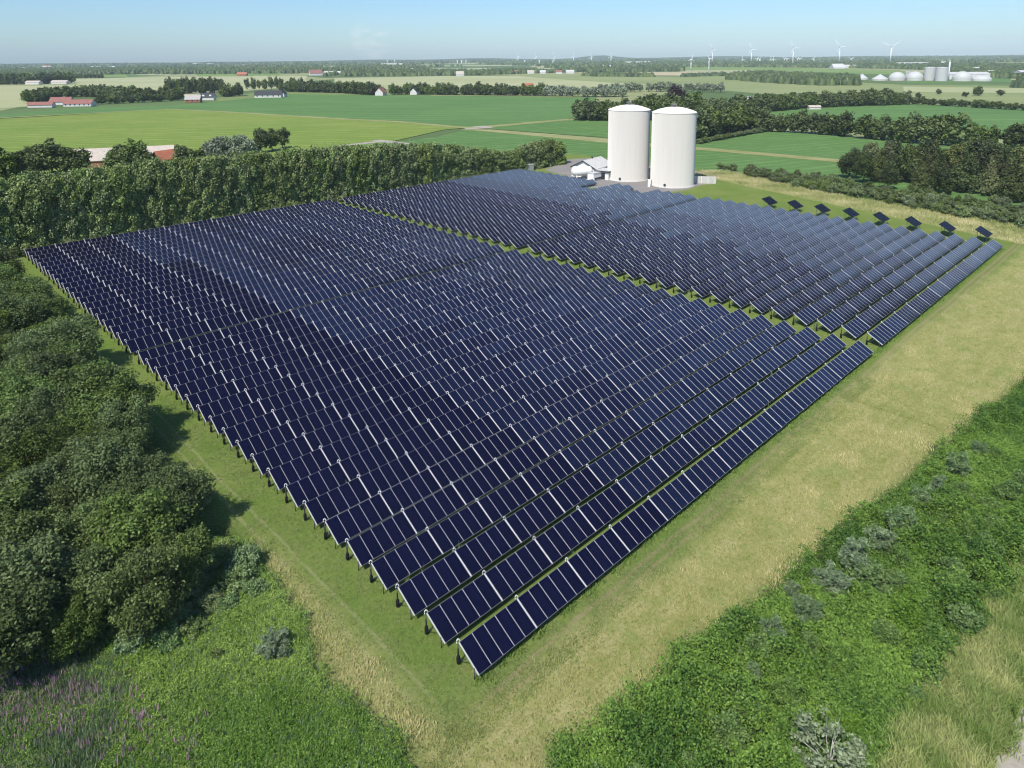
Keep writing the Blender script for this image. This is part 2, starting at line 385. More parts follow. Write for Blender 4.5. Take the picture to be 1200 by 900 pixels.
M_ground = groundmat()

def sitemat():
    """mown turf, dry meadow, rank herbs and gravel yard mixed by zone weights stored on the sheet; sheet axes = along / across the rows"""
    k = NT('site_turf'); v = k.coord('Object'); sx = k.n('ShaderNodeSeparateXYZ'); k.l(v, sx.inputs[0]); a, w = sx.outputs[0], sx.outputs[1]
    n1 = k.noise(v, 0.10, 5, 0.6); n2 = k.noise(v, 0.6, 5, 0.65); n3 = k.noise(v, 2.6, 5, 0.8); n4 = k.noise(v, 14.0, 3, 0.8)
    mown = k.mix(k.rng(n1, 0.35, 0.65), (0.135, 0.21, 0.038), (0.205, 0.25, 0.07))
    mown = k.mix(k.rng(n2, 0.45, 0.78, 0, 0.7), mown, (0.21, 0.20, 0.085))
    mown = k.mix(k.rng(n3, 0.40, 0.70, 0, 0.75), mown, (0.065, 0.125, 0.018)); mown = k.mix(k.rng(n3, 0.42, 0.28, 0, 0.5), mown, (0.22, 0.25, 0.10))
    # wheel tracks of the mower, along the front edge and up the left edge
    wob = k.math('MULTIPLY', k.math('SUBTRACT', k.noise(v, 0.05, 2), 0.5), 1.3)
    def band(x, c0, wd, wobble=wob):
        d = k.math('ABSOLUTE', k.math('SUBTRACT', k.math('ADD', x, wobble), c0)); return k.rng(d, wd * 0.3, wd, 1, 0, True)
    fr = k.math('MAXIMUM', band(w, -3.4, 0.30), band(w, -4.35, 0.30))
    fr2 = band(w, -3.9, 1.1)
    lf = k.math('MAXIMUM', band(a, -3.1, 0.22), band(a, -4.4, 0.25))
    fa = k.rng(a, -3.5, 1.0, 0, 1); la = k.rng(w, -3.5, 1.0, 0, 1)
    mown = k.mix(k.math('MULTIPLY', k.math('MULTIPLY', fr2, fa), k.rng(n2, 0.3, 0.6, 0.05, 0.35)), mown, (0.19, 0.185, 0.085))
    mown = k.mix(k.math('MULTIPLY', k.math('MULTIPLY', fr, fa), k.rng(n2, 0.3, 0.65, 0.4, 0.95)), mown, (0.26, 0.215, 0.115))
    mown = k.mix(k.math('MULTIPLY', k.math('MULTIPLY', lf, la), k.rng(n2, 0.3, 0.65, 0.25, 0.7)), mown, (0.27, 0.28, 0.13))
    d1 = k.noise(k.coord('Object', (0.5, 1.6, 1)), 0.30, 6, 0.7)
    dry = k.mix(k.rng(d1, 0.36, 0.62), (0.265, 0.275, 0.085), (0.42, 0.38, 0.17))
    dry = k.mix(k.rng(n2, 0.40, 0.72, 0, 0.7), dry, (0.43, 0.385, 0.19))
    dry = k.mix(k.rng(n3, 0.40, 0.68, 0, 0.7), dry, (0.16, 0.195, 0.045)); dry = k.mix(k.rng(k.noise(v, 0.25, 5, 0.7), 0.52, 0.68, 0, 0.7), dry, (0.20, 0.265, 0.07))
    herb = k.mix(k.rng(n2, 0.35, 0.7), (0.03, 0.06, 0.014), (0.07, 0.125, 0.028))
    yard = k.mix(k.rng(n3, 0.35, 0.7), (0.21, 0.20, 0.19), (0.28, 0.265, 0.245))
    yard = k.mix(k.rng(n1, 0.5, 0.65, 0, 0.5), yard, (0.33, 0.30, 0.26))
    c = k.mix(k.attr('dry'), mown, dry); c = k.mix(k.attr('herb'), c, herb); c = k.mix(k.attr('yard'), c, yard)
    h = k.math('ADD', k.math('MULTIPLY', n3, 0.6), k.math('MULTIPLY', n4, 0.4))
    return k.done(k.bsdf(c, 0.95, 0.05, normal=k.bump(h, 0.9, 0.22)))
M_site = sitemat()

# ------------------------------------------------------------------ ground, fields, hills, haze
def sheet(name, pts, z, mat, kind='structure'):
    me = bpy.data.meshes.new(name); me.from_pydata([(float(p[0]), float(p[1]), z) for p in pts], [], [list(range(len(pts)))])
    me.materials.append(mat); o = obj(name, me); o['kind'] = kind; return o
sheet('ground', [(-9000, -120), (9000, -120), (9000, 8600), (-9000, 8600)], 0.0, M_ground)
_fz = [0.0]
def field(name, px, mat, dz=0.011):
    pts = [g(*q) for q in px]
    n = sum((pts[i][0] * pts[(i + 1) % len(pts)][1] - pts[(i + 1) % len(pts)][0] * pts[i][1]) for i in range(len(pts)))
    if n < 0: pts = pts[::-1]
    _fz[0] += dz
    return sheet(name, pts, _fz[0], mat)
# far pale corn and stubble fields first
field('field', [(0, 101), (90, 99), (110, 104), (62, 116), (35, 124), (-90, 131), (-90, 104)], M_f_pale)
field('field', [(80, 92), (193, 90), (360, 88.5), (356, 96), (330, 103), (287, 106), (215, 112), (167, 104), (92, 99)], M_f_pale)
field('field', [(75, 86), (118, 84), (122, 88), (80, 89)], M_f_pale)
field('field', [(120, 88), (146, 86), (150, 90), (122, 90)], M_f_bright)
field('field', [(228, 85), (322, 83), (330, 88), (232, 89)], M_f_bright)
field('field', [(392, 91), (520, 89), (683, 88.5), (790, 95), (770, 99), (640, 104), (430, 104), (392, 99)], M_f_pale)
field('field', [(600, 88.4), (683, 88), (800, 89.5), (925, 95), (1000, 99), (1060, 106), (900, 110), (790, 101), (660, 93)], M_f_palegreen)
field('field', [(676, 84.6), (800, 84), (850, 85), (845, 89), (800, 88.4), (690, 87.4)], M_f_tan)
field('field', [(800, 87.5), (855, 87.5), (1000, 96), (1060, 99), (1280, 101), (1280, 128), (1066, 120), (960, 111), (860, 100), (805, 93)], M_f_palegreen)
field('field', [(1058, 101), (1280, 104), (1280, 109), (1120, 108), (1060, 107)], M_f_pale)
field('field', [(800, 77), (860, 78), (985, 80.5), (1085, 85), (1080, 88), (1000, 86), (880, 81.5), (800, 82)], M_f_bright)
field('field', [(1060, 90), (1185, 90), (1185, 96), (1062, 97)], M_f_green)
for px_ in ([(20, 80), (110, 78.5), (115, 80), (30, 82)], [(150, 82), (230, 80.5), (226, 82), (160, 83.5)], [(300, 78), (420, 77), (415, 78.6), (310, 79.4)], [(460, 81), (580, 79.5), (575, 81.2), (470, 82.4)], [(240, 75), (330, 74.4), (326, 75.3), (246, 76)],
            [(610, 80), (700, 79), (690, 80.6), (620, 81.4)], [(1090, 75), (1180, 76), (1176, 77.4), (1094, 76.4)], [(880, 75.4), (970, 76), (966, 77.2), (884, 76.6)], [(540, 76.5), (640, 75.5), (636, 76.6), (548, 77.6)], [(1120, 80), (1220, 81.4), (1216, 82.8), (1124, 81.6)]):
    field('field', px_, M_f_pale)
field('field', [(820, 168), (1060, 158), (1300, 178), (1300, 250), (1000, 222), (830, 208)], M_f_beet)
# nearer crops
field('field', [(-60, 141), (-60, 135), (0, 134), (107, 125), (193, 124), (283, 116), (333, 110), (400, 111), (560, 111.5), (700, 113.5), (690, 124), (668, 139), (573, 148), (545, 149.5), (467, 142.5), (400, 139.5), (267, 131.5), (200, 128)], M_f_green)
field('field', [(-90, 136), (0, 139), (200, 127.5), (267, 131), (400, 139), (467, 142), (548, 149), (520, 151.5), (460, 165), (430, 176), (300, 215), (0, 260), (-110, 260)], M_f_yellowgreen)
field('field', [(300, 215), (392, 172), (460, 166.5), (512, 160), (545, 151.5), (600, 155), (720, 166), (830, 176), (975, 190), (985, 205), (975, 216), (840, 208), (640, 196), (600, 225), (470, 240)], M_f_beet)
field('field', [(560, 149.5), (668, 140), (730, 136), (830, 150), (895, 152), (1056, 165), (984, 187.5), (817, 172), (700, 160)], M_f_beet)
field('field', [(880, 139), (890, 131), (957, 123), (1066, 121.5), (1290, 131), (1290, 165), (1100, 160), (960, 150)], M_f_green)
field('field', [(1040, 165), (1290, 176), (1290, 210), (1040, 190)], M_f_green)
# grassy margins and lanes between the crops
def strip(name, pl, w, mat):
    P = [g(*q)[:2] for q in pl]; Ls = []; Rs = []
    for i in range(len(P)):
        d = P[min(i + 1, len(P) - 1)] - P[max(i - 1, 0)]; d = d / np.linalg.norm(d); nn = np.array([-d[1], d[0]])
        Ls.append(P[i] + nn * w / 2); Rs.append(P[i] - nn * w / 2)
    _fz[0] += 0.011
    V = [(*p, _fz[0]) for p in Ls] + [(*p, _fz[0]) for p in Rs]; n = len(P)
    me = fast_mesh(name, np.array(V), [(n + i, n + i + 1, i + 1, i) for i in range(n - 1)], mats=[mat])
    return tag(obj(name, me), kind='structure')
strip('path', [(545, 150.6), (600, 155), (720, 166.3), (830, 174.5), (985, 188)], 9, M_margin)
strip('path', [(-60, 141), (200, 127.5), (267, 131), (400, 139), (467, 142.3), (548, 149.6)], 7, M_margin)
strip('path', [(548, 149.8), (600, 145.5), (668, 139.5)], 9, M_margin)
strip('path', [(396, 171), (440, 166), (462, 166)], 6, M_gravel)
strip('path', [(440, 164), (470, 167.5), (480, 168.5)], 7, M_gravel)
strip('path', [(545, 150.5), (572, 149.5), (560, 147.5)], 9, M_gravel)
strip('path', [(505, 111.8), (640, 112.6), (700, 113.3)], 10, M_margin)

# the site sheet: fine grid in row axes
PX_DRY = [[(640, 960), (640, 900), (680, 880), (740, 836), (800, 772), (880, 720), (960, 652), (1040, 584), (1088, 540), (1200, 450), (1320, 355), (1700, 200),
           (1500, 170), (1320, 225), (1200, 295), (1120, 357), (1067, 400), (1000, 460), (913, 533), (800, 656), (680, 740), (600, 815), (532, 862), (480, 820), (440, 780),
           (400, 732), (350, 680), (300, 638), (285, 640), (329, 705), (358, 744), (366, 800), (400, 824), (424, 844), (463, 871), (495, 905), (510, 960)],
          [(812, 215), (838, 211), (900, 225), (1000, 246), (1100, 267), (1200, 289), (1320, 305), (1320, 285), (1200, 268), (1100, 250), (960, 226), (840, 198), (815, 205)],
          [(1160, 905), (1178, 860), (1190, 800), (1215, 740), (1290, 740), (1290, 960), (1160, 960)]]
PX_HERB = [[(-400, 300), (0, 306), (40, 330), (75, 368), (95, 400), (115, 425), (150, 470), (175, 510), (210, 570), (240, 620), (285, 640), (329, 705), (358, 744), (366, 800), (400, 824), (424, 844), (463, 871), (495, 905), (510, 1000), (-900, 1000)],
           [(640, 960), (640, 900), (680, 880), (740, 836), (800, 772), (880, 720), (960, 652), (1040, 584), (1088, 540), (1200, 450), (1320, 355), (1700, 200), (1900, 600), (1400, 700), (1215, 700), (1195, 790), (1178, 860), (1160, 905), (1150, 960)],
           [(840, 198), (960, 226), (1100, 250), (1200, 268), (1320, 285), (1320, 225), (1200, 235), (1000, 212), (860, 194)]]
PX_YARD = [[(640, 201), (655, 189), (700, 186), (760, 196), (846, 205), (838, 214), (800, 225), (735, 230), (684, 219), (660, 207)]]
res = 0.8
av = np.arange(-70, 215, res); vv = np.arange(-45, 176, res)
A2, V2 = np.meshgrid(av, vv); A1, V1 = A2.ravel(), V2.ravel()
P2 = Wn(A1, V1); P3 = np.concatenate([P2, np.zeros((len(P2), 1))], 1)
infront = (P3 - [0, 0, CAMH]) @ CF > 3
def zone(polys, A1, V1, warp=1.1):
    aa = A1 + (noise2(A1 * 0.35, V1 * 0.35, 3) - 0.5) * 2 * warp; v_ = V1 + (noise2(A1 * 0.35, V1 * 0.35, 5) - 0.5) * 2 * warp
    q = Wn(aa, v_); x, y = pr(np.concatenate([q, np.zeros((len(q), 1))], 1)); r = np.zeros(len(x), bool)
    for p in polys: r |= inside(p, x, y)
    return r & infront_of(q)
def infront_of(q): return (q[:, 0] * CF[0] + q[:, 1] * CF[1] - CAMH * CF[2]) > 3
def soft(mask):
    m = mask.reshape(A2.shape).astype(float)
    for _ in range(2):
        m = (m + np.roll(m, 1, 0) + np.roll(m, -1, 0) + np.roll(m, 1, 1) + np.roll(m, -1, 1)) / 5
    return m.ravel()
zd, zh, zy = soft(zone(PX_DRY, A1, V1, 0.9)), soft(zone(PX_HERB, A1, V1)), soft(zone(PX_YARD, A1, V1, 0.5))
behind = ~infront_of(P2); zh = np.where(behind, 1.0, zh)
ni, nj = A2.shape
idx = np.arange(ni * nj).reshape(ni, nj)
quads = np.stack([idx[:-1, :-1], idx[:-1, 1:], idx[1:, 1:], idx[1:, :-1]], -1).reshape(-1, 4)
site_me = fast_mesh('site_grass', np.stack([A1, V1, np.zeros(len(A1))], 1), quads, mats=[M_site], smooth=True)
for nm, z_ in (('dry', zd), ('herb', zh), ('yard', zy)):
    at = site_me.attributes.new(nm, 'FLOAT', 'POINT'); at.data.foreach_set('value', z_.astype(np.float32))
site = obj('site_grass', site_me); site['kind'] = 'structure'
assert _fz[0] < GZ - 0.03; site.location = (SITE0[0], SITE0[1], GZ); site.rotation_euler[2] = SITE_ROT
strip('track', [(1172, 925), (1192, 884), (1215, 845), (1270, 790)], 1.9, M_gravel).location.z = GZ + 0.02 - _fz[0]

# low wooded ridges on the skyline
def ridge(name, x0, x1, y, hmax, seed, mat, humps=()):
    n = 160; xs = np.linspace(x0, x1, n); h = hmax * (0.35 + 0.65 * noise2(xs * 0.0012, xs * 0 + seed, seed, 4))
    for cx, wd, hh in humps: h += hh * np.exp(-((xs - cx) / wd) ** 2)
    h *= np.clip((xs - x0) / 600, 0, 1) * np.clip((x1 - xs) / 600, 0, 1)
    V = []; prof = ((-420, 0), (-200, 0.7), (0, 1.0), (220, 0.6), (420, 0))
    for dy, f in prof:
        for i in range(n): V.append((xs[i], y + dy, h[i] * f + (-0.5 if f == 0 else 0)))
    Q = [(j * n + i, j * n + i + 1, (j + 1) * n + i + 1, (j + 1) * n + i) for j in range(len(prof) - 1) for i in range(n - 1)]
    return tag(obj(name, fast_mesh(name, np.array(V), Q, mats=[mat], smooth=True)), kind='structure')
M_hill = fieldmat('wooded_hill', (0.045, 0.07, 0.03), (0.07, 0.10, 0.04), (0.10, 0.13, 0.05), big=0.004)
ridge('hills', -8800, 8800, 8000, 24, 3, M_hill, humps=((1000, 260, 34), (-300, 500, 16), (2400, 500, 14), (-1500, 400, 8)))
ridge('hills', -8200, 8200, 6600, 12, 8, M_hill)

hz = NT('haze_air')
pv = hz.n('ShaderNodeVolumePrincipled'); HAZE = 0.00006
pv.inputs['Density'].default_value = HAZE; pv.inputs['Color'].default_value = (0.76, 0.91, 1.0, 1); pv.inputs['Anisotropy'].default_value = -0.35
hz.l(pv.outputs[0], hz.out.inputs['Volume'])
hb = MB(); hb.box((-9200, -160, -1.2), (9200, 8900, 175), hz.m)
haze = hb.build('haze'); haze['kind'] = 'stuff'; haze['label'] = 'pale summer haze over the far countryside'

# ------------------------------------------------------------------ collectors
UL, TILT, ZT, NCOL, AISLE = 6.0, math.radians(30), 2.05, 13, 3.85
PL = 2.52; ct, st_ = math.cos(TILT), math.sin(TILT)
ROWV = [153.04 - 3.907 * q for q in range(20)] + [149.651 - 3.8391 * q for q in range(20, 40)]
def on_panel(p):            # (s along the row, t down the slope, k off the glass)
    s, t, k = p
    return (s, -0.03 - t * ct - k * st_, ZT - 0.11 - t * st_ + k * ct)
def part_frame():
    b = MB(); b.box((0.02, 0.0, -0.11), (5.98, PL, -0.004), M_back, on_panel)
    w = (5.80 - 4 * 0.036) / 5
    for s0, s1 in ((0.012, 0.060), (5.940, 5.988)): b.box((s0, -0.01, -0.115), (s1, PL + 0.01, 0.03), M_alu, on_panel)
    for q in range(4): b.box((0.10 + (q + 1) * w + q * 0.036, 0.02, -0.002), (0.10 + (q + 1) * (w + 0.036), PL - 0.02, 0.045), M_div, on_panel)
    for t0, t1 in ((0.0, 0.03), (PL - 0.03, PL)): b.box((0.10, t0, -0.002), (5.90, t1, 0.012), M_rail, on_panel)
    return b
def part_glass(mat):
    b = MB(); w = (5.80 - 4 * 0.036) / 5
    for q in range(5):
        s0 = 0.10 + q * (w + 0.036); b.box((s0 + 0.002, 0.032, -0.002), (s0 + w - 0.002, PL - 0.032, 0.007), mat, on_panel)
    return b
def part_loop():
    b = MB(); pts = []
    for q in range(9):
        t = math.pi * q / 8; pts.append((-0.15 * math.cos(t), 0.0 + 0.08 * math.sin(t), ZT - 0.12 + 0.22 * math.sin(t)))
    b.tube(pts, 0.042, M_pipe, 6); return b
def part_post():
    b = MB(); b.tube([(0, 0.06, 0), (0, 0.06, ZT - 0.18)], 0.04, M_post, 6)
    b.tube([(0, -0.95, ZT - 0.86), (0, 0.04, 0.35)], 0.03, M_post, 6); return b
def part_leg():
    b = MB(); b.tube([(0.0, -1.75, 0), (0.0, -1.75, ZT - 1.75 / ct * st_ - 0.1)], 0.04, M_post, 6); return b
def part_sleeve():
    b = MB(); b.lathe([(0.0, 0.10), (0.13, 0.10), (0.15, 0.2), (0.15, 0.62), (0.11, 0.74), (0.06, 0.80), (0.06, 1.35), (0, 1.36)], M_black, 10, (0, 0.06)); return b
def to_me(b, name):
    o = b.build(name); me = o.data; bpy.data.objects.remove(o); return me
ME_FRAME = to_me(part_frame(), 'frame'); ME_GLASS = [to_me(part_glass(m), 'glass') for m in M_glass]
ME_LOOP = to_me(part_loop(), 'pipe_loop'); ME_POST = to_me(part_post(), 'support_post'); ME_LEG = to_me(part_leg(), 'front_leg'); ME_SLEEVE = to_me(part_sleeve(), 'pipe_sleeve')
units = []
for i, v in enumerate(ROWV):
    for sec in (0, 1):
        nc = NCOL
        if sec == 1 and i in (10, 11): nc = NCOL - 2
        if sec == 1 and i in (14, 15): nc = NCOL - 1
        for c in range(nc):
            a = c * UL + sec * (NCOL * UL + AISLE)
            cs = [on_panel((s, t, 0)) for s, t in ((0, 0), (6, 0), (6, PL), (0, PL))]
            X, Y = pr(np.array([W(a + p[0], v + p[1], p[2] + GZ) for p in cs]))
            area = 0.5 * abs(sum(X[q] * Y[(q + 1) % 4] - X[(q + 1) % 4] * Y[q] for q in range(4)))
            r = random.random()
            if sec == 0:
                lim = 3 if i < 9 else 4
                f = 0.25 * c / lim if c < lim else 1.7 + 1.3 * (c - lim) / 9  # jump: another glass type; rise beyond it: painted sky reflection
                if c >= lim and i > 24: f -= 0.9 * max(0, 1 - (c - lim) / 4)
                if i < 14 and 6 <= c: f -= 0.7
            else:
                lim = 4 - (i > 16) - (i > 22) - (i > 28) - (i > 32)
                f = 1.2 + 1.0 * c / max(1, lim) if c < lim else 2.3 + 2.8 * min(1, (c - lim) / (10 - lim))  # paler toward the right: grazing sky reflection put into the glass colour
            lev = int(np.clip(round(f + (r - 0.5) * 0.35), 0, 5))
            units.append([area, i, sec, c, a, v, lev])
order = sorted(range(len(units)), key=lambda q: -units[q][0]); big = set(order[:300])
ORD = 'first second third fourth fifth sixth seventh eighth ninth tenth eleventh twelfth thirteenth fourteenth fifteenth sixteenth seventeenth eighteenth nineteenth twentieth'.split()
ORD += ['twenty-' + w for w in ORD[:9]] + ['thirtieth'] + ['thirty-' + w for w in ORD[:9]] + ['fortieth']
rest = []
for q, (area, i, sec, c, a, v, lev) in enumerate(units):
    if q not in big: rest.append((a, v, lev, c)); continue
    p = W(a, v, GZ); root = empty('solar_collector', p, SITE_ROT)
    root.rotation_euler[2] += random.gauss(0, 0.0015); root.rotation_euler[0] = random.gauss(0, 0.005); root.rotation_euler[1] = random.gauss(0, 0.0012)
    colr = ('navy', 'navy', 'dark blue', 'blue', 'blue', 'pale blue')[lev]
    tag(root, f'{colr} solar collector, {ORD[c]} from left in {ORD[39 - i]} row from front, {"left" if sec == 0 else "right"} block', 'solar collector',
        'solar collectors standing in long tilted rows')
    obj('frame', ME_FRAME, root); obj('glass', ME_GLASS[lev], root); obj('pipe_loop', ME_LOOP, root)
    po = obj('support_post', ME_POST, root); obj('front_leg', ME_LEG, root)
    if c == 0: obj('pipe_sleeve', ME_SLEEVE, po)
def mesh_np(me):
    V = np.zeros(len(me.vertices) * 3, np.float32); me.vertices.foreach_get('co', V); V = V.reshape(-1, 3)
    T = []; Qd = []
    for p in me.polygons:
        vs = list(p.vertices)
        if len(vs) == 4: Qd.append(vs)
        else:
            for k_ in range(1, len(vs) - 1): T.append([vs[0], vs[k_], vs[k_ + 1]])
    return V, np.array(Qd, int).reshape(-1, 4), np.array(T, int).reshape(-1, 3)
MATS = None
MATS = [M_alu, M_back, M_rail, M_div, *M_glass, M_pipe, M_post, M_black]
def mesh_mi(me):
    lut = [MATS.index(m) for m in me.materials]; V, Qd, T = mesh_np(me); mq, mt = [], []
    for p in me.polygons:
        k_ = lut[p.material_index]
        if len(p.vertices) == 4: mq.append(k_)
        else: mt += [k_] * (len(p.vertices) - 2)
    return V, Qd, T, mq, mt
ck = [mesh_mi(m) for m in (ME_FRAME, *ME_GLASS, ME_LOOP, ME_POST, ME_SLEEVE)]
Vs, Qs, Ts, qm, tm = [], [], [], [], []; off = 0
for a, v, lev, c in rest:
    tx = random.gauss(0, 0.006); sh = random.gauss(0, 0.012)
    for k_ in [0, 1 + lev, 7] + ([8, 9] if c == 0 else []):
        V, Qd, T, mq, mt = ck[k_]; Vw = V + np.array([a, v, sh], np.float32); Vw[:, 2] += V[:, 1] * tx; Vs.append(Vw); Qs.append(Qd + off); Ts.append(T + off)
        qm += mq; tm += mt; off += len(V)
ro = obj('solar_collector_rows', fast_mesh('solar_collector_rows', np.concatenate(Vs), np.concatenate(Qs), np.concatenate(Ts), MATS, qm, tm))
ro.location = W(0, 0, GZ); ro.rotation_euler[2] = SITE_ROT
tag(ro, 'the many smaller looking solar collectors filling the farther rows of both blocks', 'solar collectors', None, 'stuff')

# eight raised panels at the far right ends of the rows
for k_ in range(8):
    v = 2.75 + 7.6 * k_; root = empty('raised_panel', W(165.2, v, GZ), SITE_ROT); h = 2.25; t = math.radians(30)
    def MP(p, h=h, t=t): return (p[0], p[1] * math.cos(t) - p[2] * math.sin(t), h + p[1] * math.sin(t) + p[2] * math.cos(t))
    b = MB(); b.box((-2.55, -1.55, -0.08), (2.55, 1.55, 0.0), M_alu_dark, MP); b.build('frame', root)
    b = MB()
    for q in range(4): b.box((-2.5 + q * 1.26, -1.5, 0.003), (-2.5 + q * 1.26 + 1.22, 1.5, 0.02), M_glass_track, MP)
    b.build('panel_face', root)
    for s_ in (-1, 1):
        b = MB(); b.tube([(s_ * 1.5, 1.0, 0), (s_ * 1.5, 1.0, h + 1.0 * math.tan(t) - 0.1)], 0.06, M_metal, 8); b.tube([(s_ * 1.5, -1.0, 0), (s_ * 1.5, -1.0, h - 1.0 * math.tan(t) - 0.1)], 0.06, M_metal, 8)
        b.build('leg', root)
    tag(root, f'small dark raised panel on legs beyond the row ends, {ORD[k_]} from the near right corner', 'solar panel', 'raised dark panels at the row ends')

# ------------------------------------------------------------------ tanks and pump house
def tank(x, y, label):
    root = empty('storage_tank', (x, y, GZ)); R_, H_ = 7.45, 25.1
    b = MB(); b.lathe([(R_, 0.25), (R_, H_)], M_tank, 72); b.build('shell', root)
    b = MB(); prof = [(R_ + 0.10, H_ - 0.12), (R_ + 0.10, H_ + 0.02)]
    for q in range(1, 13):
        t = q / 12; prof.append((R_ * (1 - t) + 0.001, H_ + 0.05 + 1.7 * (1 - (1 - t) ** 2)))
    b.lathe(prof, M_tank, 72); b.build('roof', root)
    b = MB(); b.lathe([(R_ + 0.35, 0), (R_ + 0.35, 0.24), (R_ - 0.02, 0.245)], M_concrete, 72); b.build('foundation', root)
    b = MB(); b.lathe([(0.0, H_ + 1.8), (0.75, H_ + 1.75), (0.75, H_ + 2.6), (0.9, H_ + 2.62), (0.9, H_ + 2.75), (0, H_ + 2.8)], M_metal, 16); b.build('vent', root)
    t = -math.pi / 2 - 0.55
    b = MB(); b.tube([((R_ - 0.1) * math.cos(t), (R_ - 0.1) * math.sin(t), 1.0), ((R_ + 0.25) * math.cos(t), (R_ + 0.25) * math.sin(t), 1.0)], 0.42, M_dark_trim, 14); b.build('manhole', root)
    b = MB()
    t = math.pi * 0.30
    for s_ in (-1, 1):
        px_, py_ = (R_ + 0.2) * math.cos(t) - s_ * 0.25 * math.sin(t), (R_ + 0.2) * math.sin(t) + s_ * 0.25 * math.cos(t)
        b.tube([(px_, py_, 0.3), (px_, py_, H_ + 0.9)], 0.04, M_metal, 6)
    for q in range(46):
        z_ = 0.6 + q * 0.5; b.tube([((R_ + 0.2) * math.cos(t) + 0.25 * math.sin(t), (R_ + 0.2) * math.sin(t) - 0.25 * math.cos(t), z_), ((R_ + 0.2) * math.cos(t) - 0.25 * math.sin(t), (R_ + 0.2) * math.sin(t) + 0.25 * math.cos(t), z_)], 0.02, M_metal, 4)
    b.build('ladder', root)
    return tag(root, label, 'tank', 'twin white heat storage tanks')
tank(42.4, 252.1, 'tall white cylindrical tank with domed roof, standing next to the small white pump house')
tank(55.6, 239.2, 'tall white cylindrical tank with domed roof, the nearer one beside the low concrete wall')

def gable(root, w, d, hw, hr, mw, mr, over=0.4, trim=None, chimney=None, windows=0, door=False, dormers=0, gabwin=False):
    """house body: x = ridge direction"""
    b = MB(); x, y = w / 2, d / 2
    b.add([(-x, -y, 0), (x, -y, 0), (x, y, 0), (-x, y, 0), (-x, -y, hw), (x, -y, hw), (x, y, hw), (-x, y, hw), (-x, 0, hw + hr), (x, 0, hw + hr)],
          [(0, 1, 5, 4), (2, 3, 7, 6), (1, 2, 6, 9, 5), (3, 0, 4, 8, 7)], mw); b.build('wall', root)
    b = MB(); th = 0.22; k_ = hr / y; yo = y + over; zo = hw - over * k_; xo = x + over
    for s_ in (-1, 1):
        b.add([(-xo, s_ * yo, zo + 0.02), (xo, s_ * yo, zo + 0.02), (xo, 0, hw + hr + 0.02), (-xo, 0, hw + hr + 0.02), (-xo, s_ * yo, zo + th), (xo, s_ * yo, zo + th), (xo, 0, hw + hr + th), (-xo, 0, hw + hr + th)],
              [(0, 1, 2, 3), (4, 5, 6, 7), (0, 1, 5, 4), (1, 2, 6, 5), (3, 0, 4, 7)], mr)
    rf = b.build('roof', root)
    if chimney:
        b = MB(); b.box((chimney - 0.4, -0.4, hw + hr - 0.5), (chimney + 0.4, 0.4, hw + hr + 1.0), M_brick); b.build('chimney', rf)
    if trim:
        b = MB()
        for s_ in (-1, 1):
            for e_ in (-1, 1):
                xx = e_ * (xo + 0.03)
                b.add([(xx, s_ * yo, zo - 0.15), (xx, 0, hw + hr - 0.12), (xx, 0, hw + hr + th + 0.05), (xx, s_ * yo, zo + th + 0.05)], [(0, 1, 2, 3)], trim)
        b.build('gable_trim', root)
    for q in range(windows):
        cx = -x + w * (q + 0.5) / windows
        for s_ in (-1,):
            b = MB(); b.box((cx - 0.6, -y - 0.06, hw * 0.38), (cx + 0.6, -y + 0.02, hw * 0.82), M_glass_win); b.build('window', root)
    for q in range(dormers):
        cx = -x + w * (q + 0.5) / dormers
        b = MB(); b.box((cx - 1.2, -y * 0.8, hw + hr * 0.2), (cx + 1.2, -y * 0.3, hw + hr * 0.72), M_white); b.box((cx - 1.4, -y * 0.85, hw + hr * 0.72), (cx + 1.4, -y * 0.28, hw + hr * 0.8), mr); b.build('dormer', rf)
    if door:
        b = MB(); b.box((x * 0.3, -y - 0.07, 0), (x * 0.3 + 1.1, -y + 0.02, 2.1), M_dark_trim); b.build('door', root)
    if gabwin:
        b = MB(); b.box((x - 0.02, -0.6, hw * 0.5), (x + 0.06, 0.6, hw * 0.95), M_glass_win); b.build('window', root)

# pump house: gable to the left-front, ridge running back
root = empty('pump_house', (30.2, 260.5, GZ), 0.95)
gable(root, 13, 10.0, 3.6, 2.5, M_white, M_roof_pale, 0.5, M_dark_trim, windows=1, door=True)
b = MB(); b.box((-0.2, -0.2, 6.0), (0.2, 0.2, 7.1), M_dark_trim); b.build('flue', root)
tag(root, 'small white pump house with pale gabled roof and dark eaves beside the left tank', 'building')
root = empty('service_annex', (34.4, 252.5, GZ), 0.95)
b = MB(); b.box((-3.0, -2.6, 0), (3.0, 2.6, 3.0), M_white); b.build('wall', root)
b = MB(); b.box((-3.4, -3.0, 3.02), (3.4, 3.0, 3.35), M_roof_white); b.build('roof', root)
b = MB(); b.box((-3.5, -3.1, 2.75), (3.5, -3.02, 3.3), M_dark_trim); b.box((-3.5, -3.1, 2.75), (-3.42, 3.0, 3.3), M_dark_trim); b.build('fascia', root)
b = MB(); b.box((-3.06, -1.2, 0.1), (-2.98, 1.0, 2.5), M_glass_win); b.build('door', root)
tag(root, 'low flat white annex with dark fascia between the pump house and the tank', 'building')
root = empty('buffer_tank', (25.8, 252.0, GZ), 0.1)
b = MB(); rr = 1.75; b.tube([(-4.2, 0, 2.9), (-3.9, 0, 2.9), (-3.3, 0, 2.9), (2.7, 0, 2.9), (3.3, 0, 2.9), (3.6, 0, 2.9)], [0.5, 1.2, rr, rr, 1.2, 0.5], M_white, 20); b.build('vessel', root)
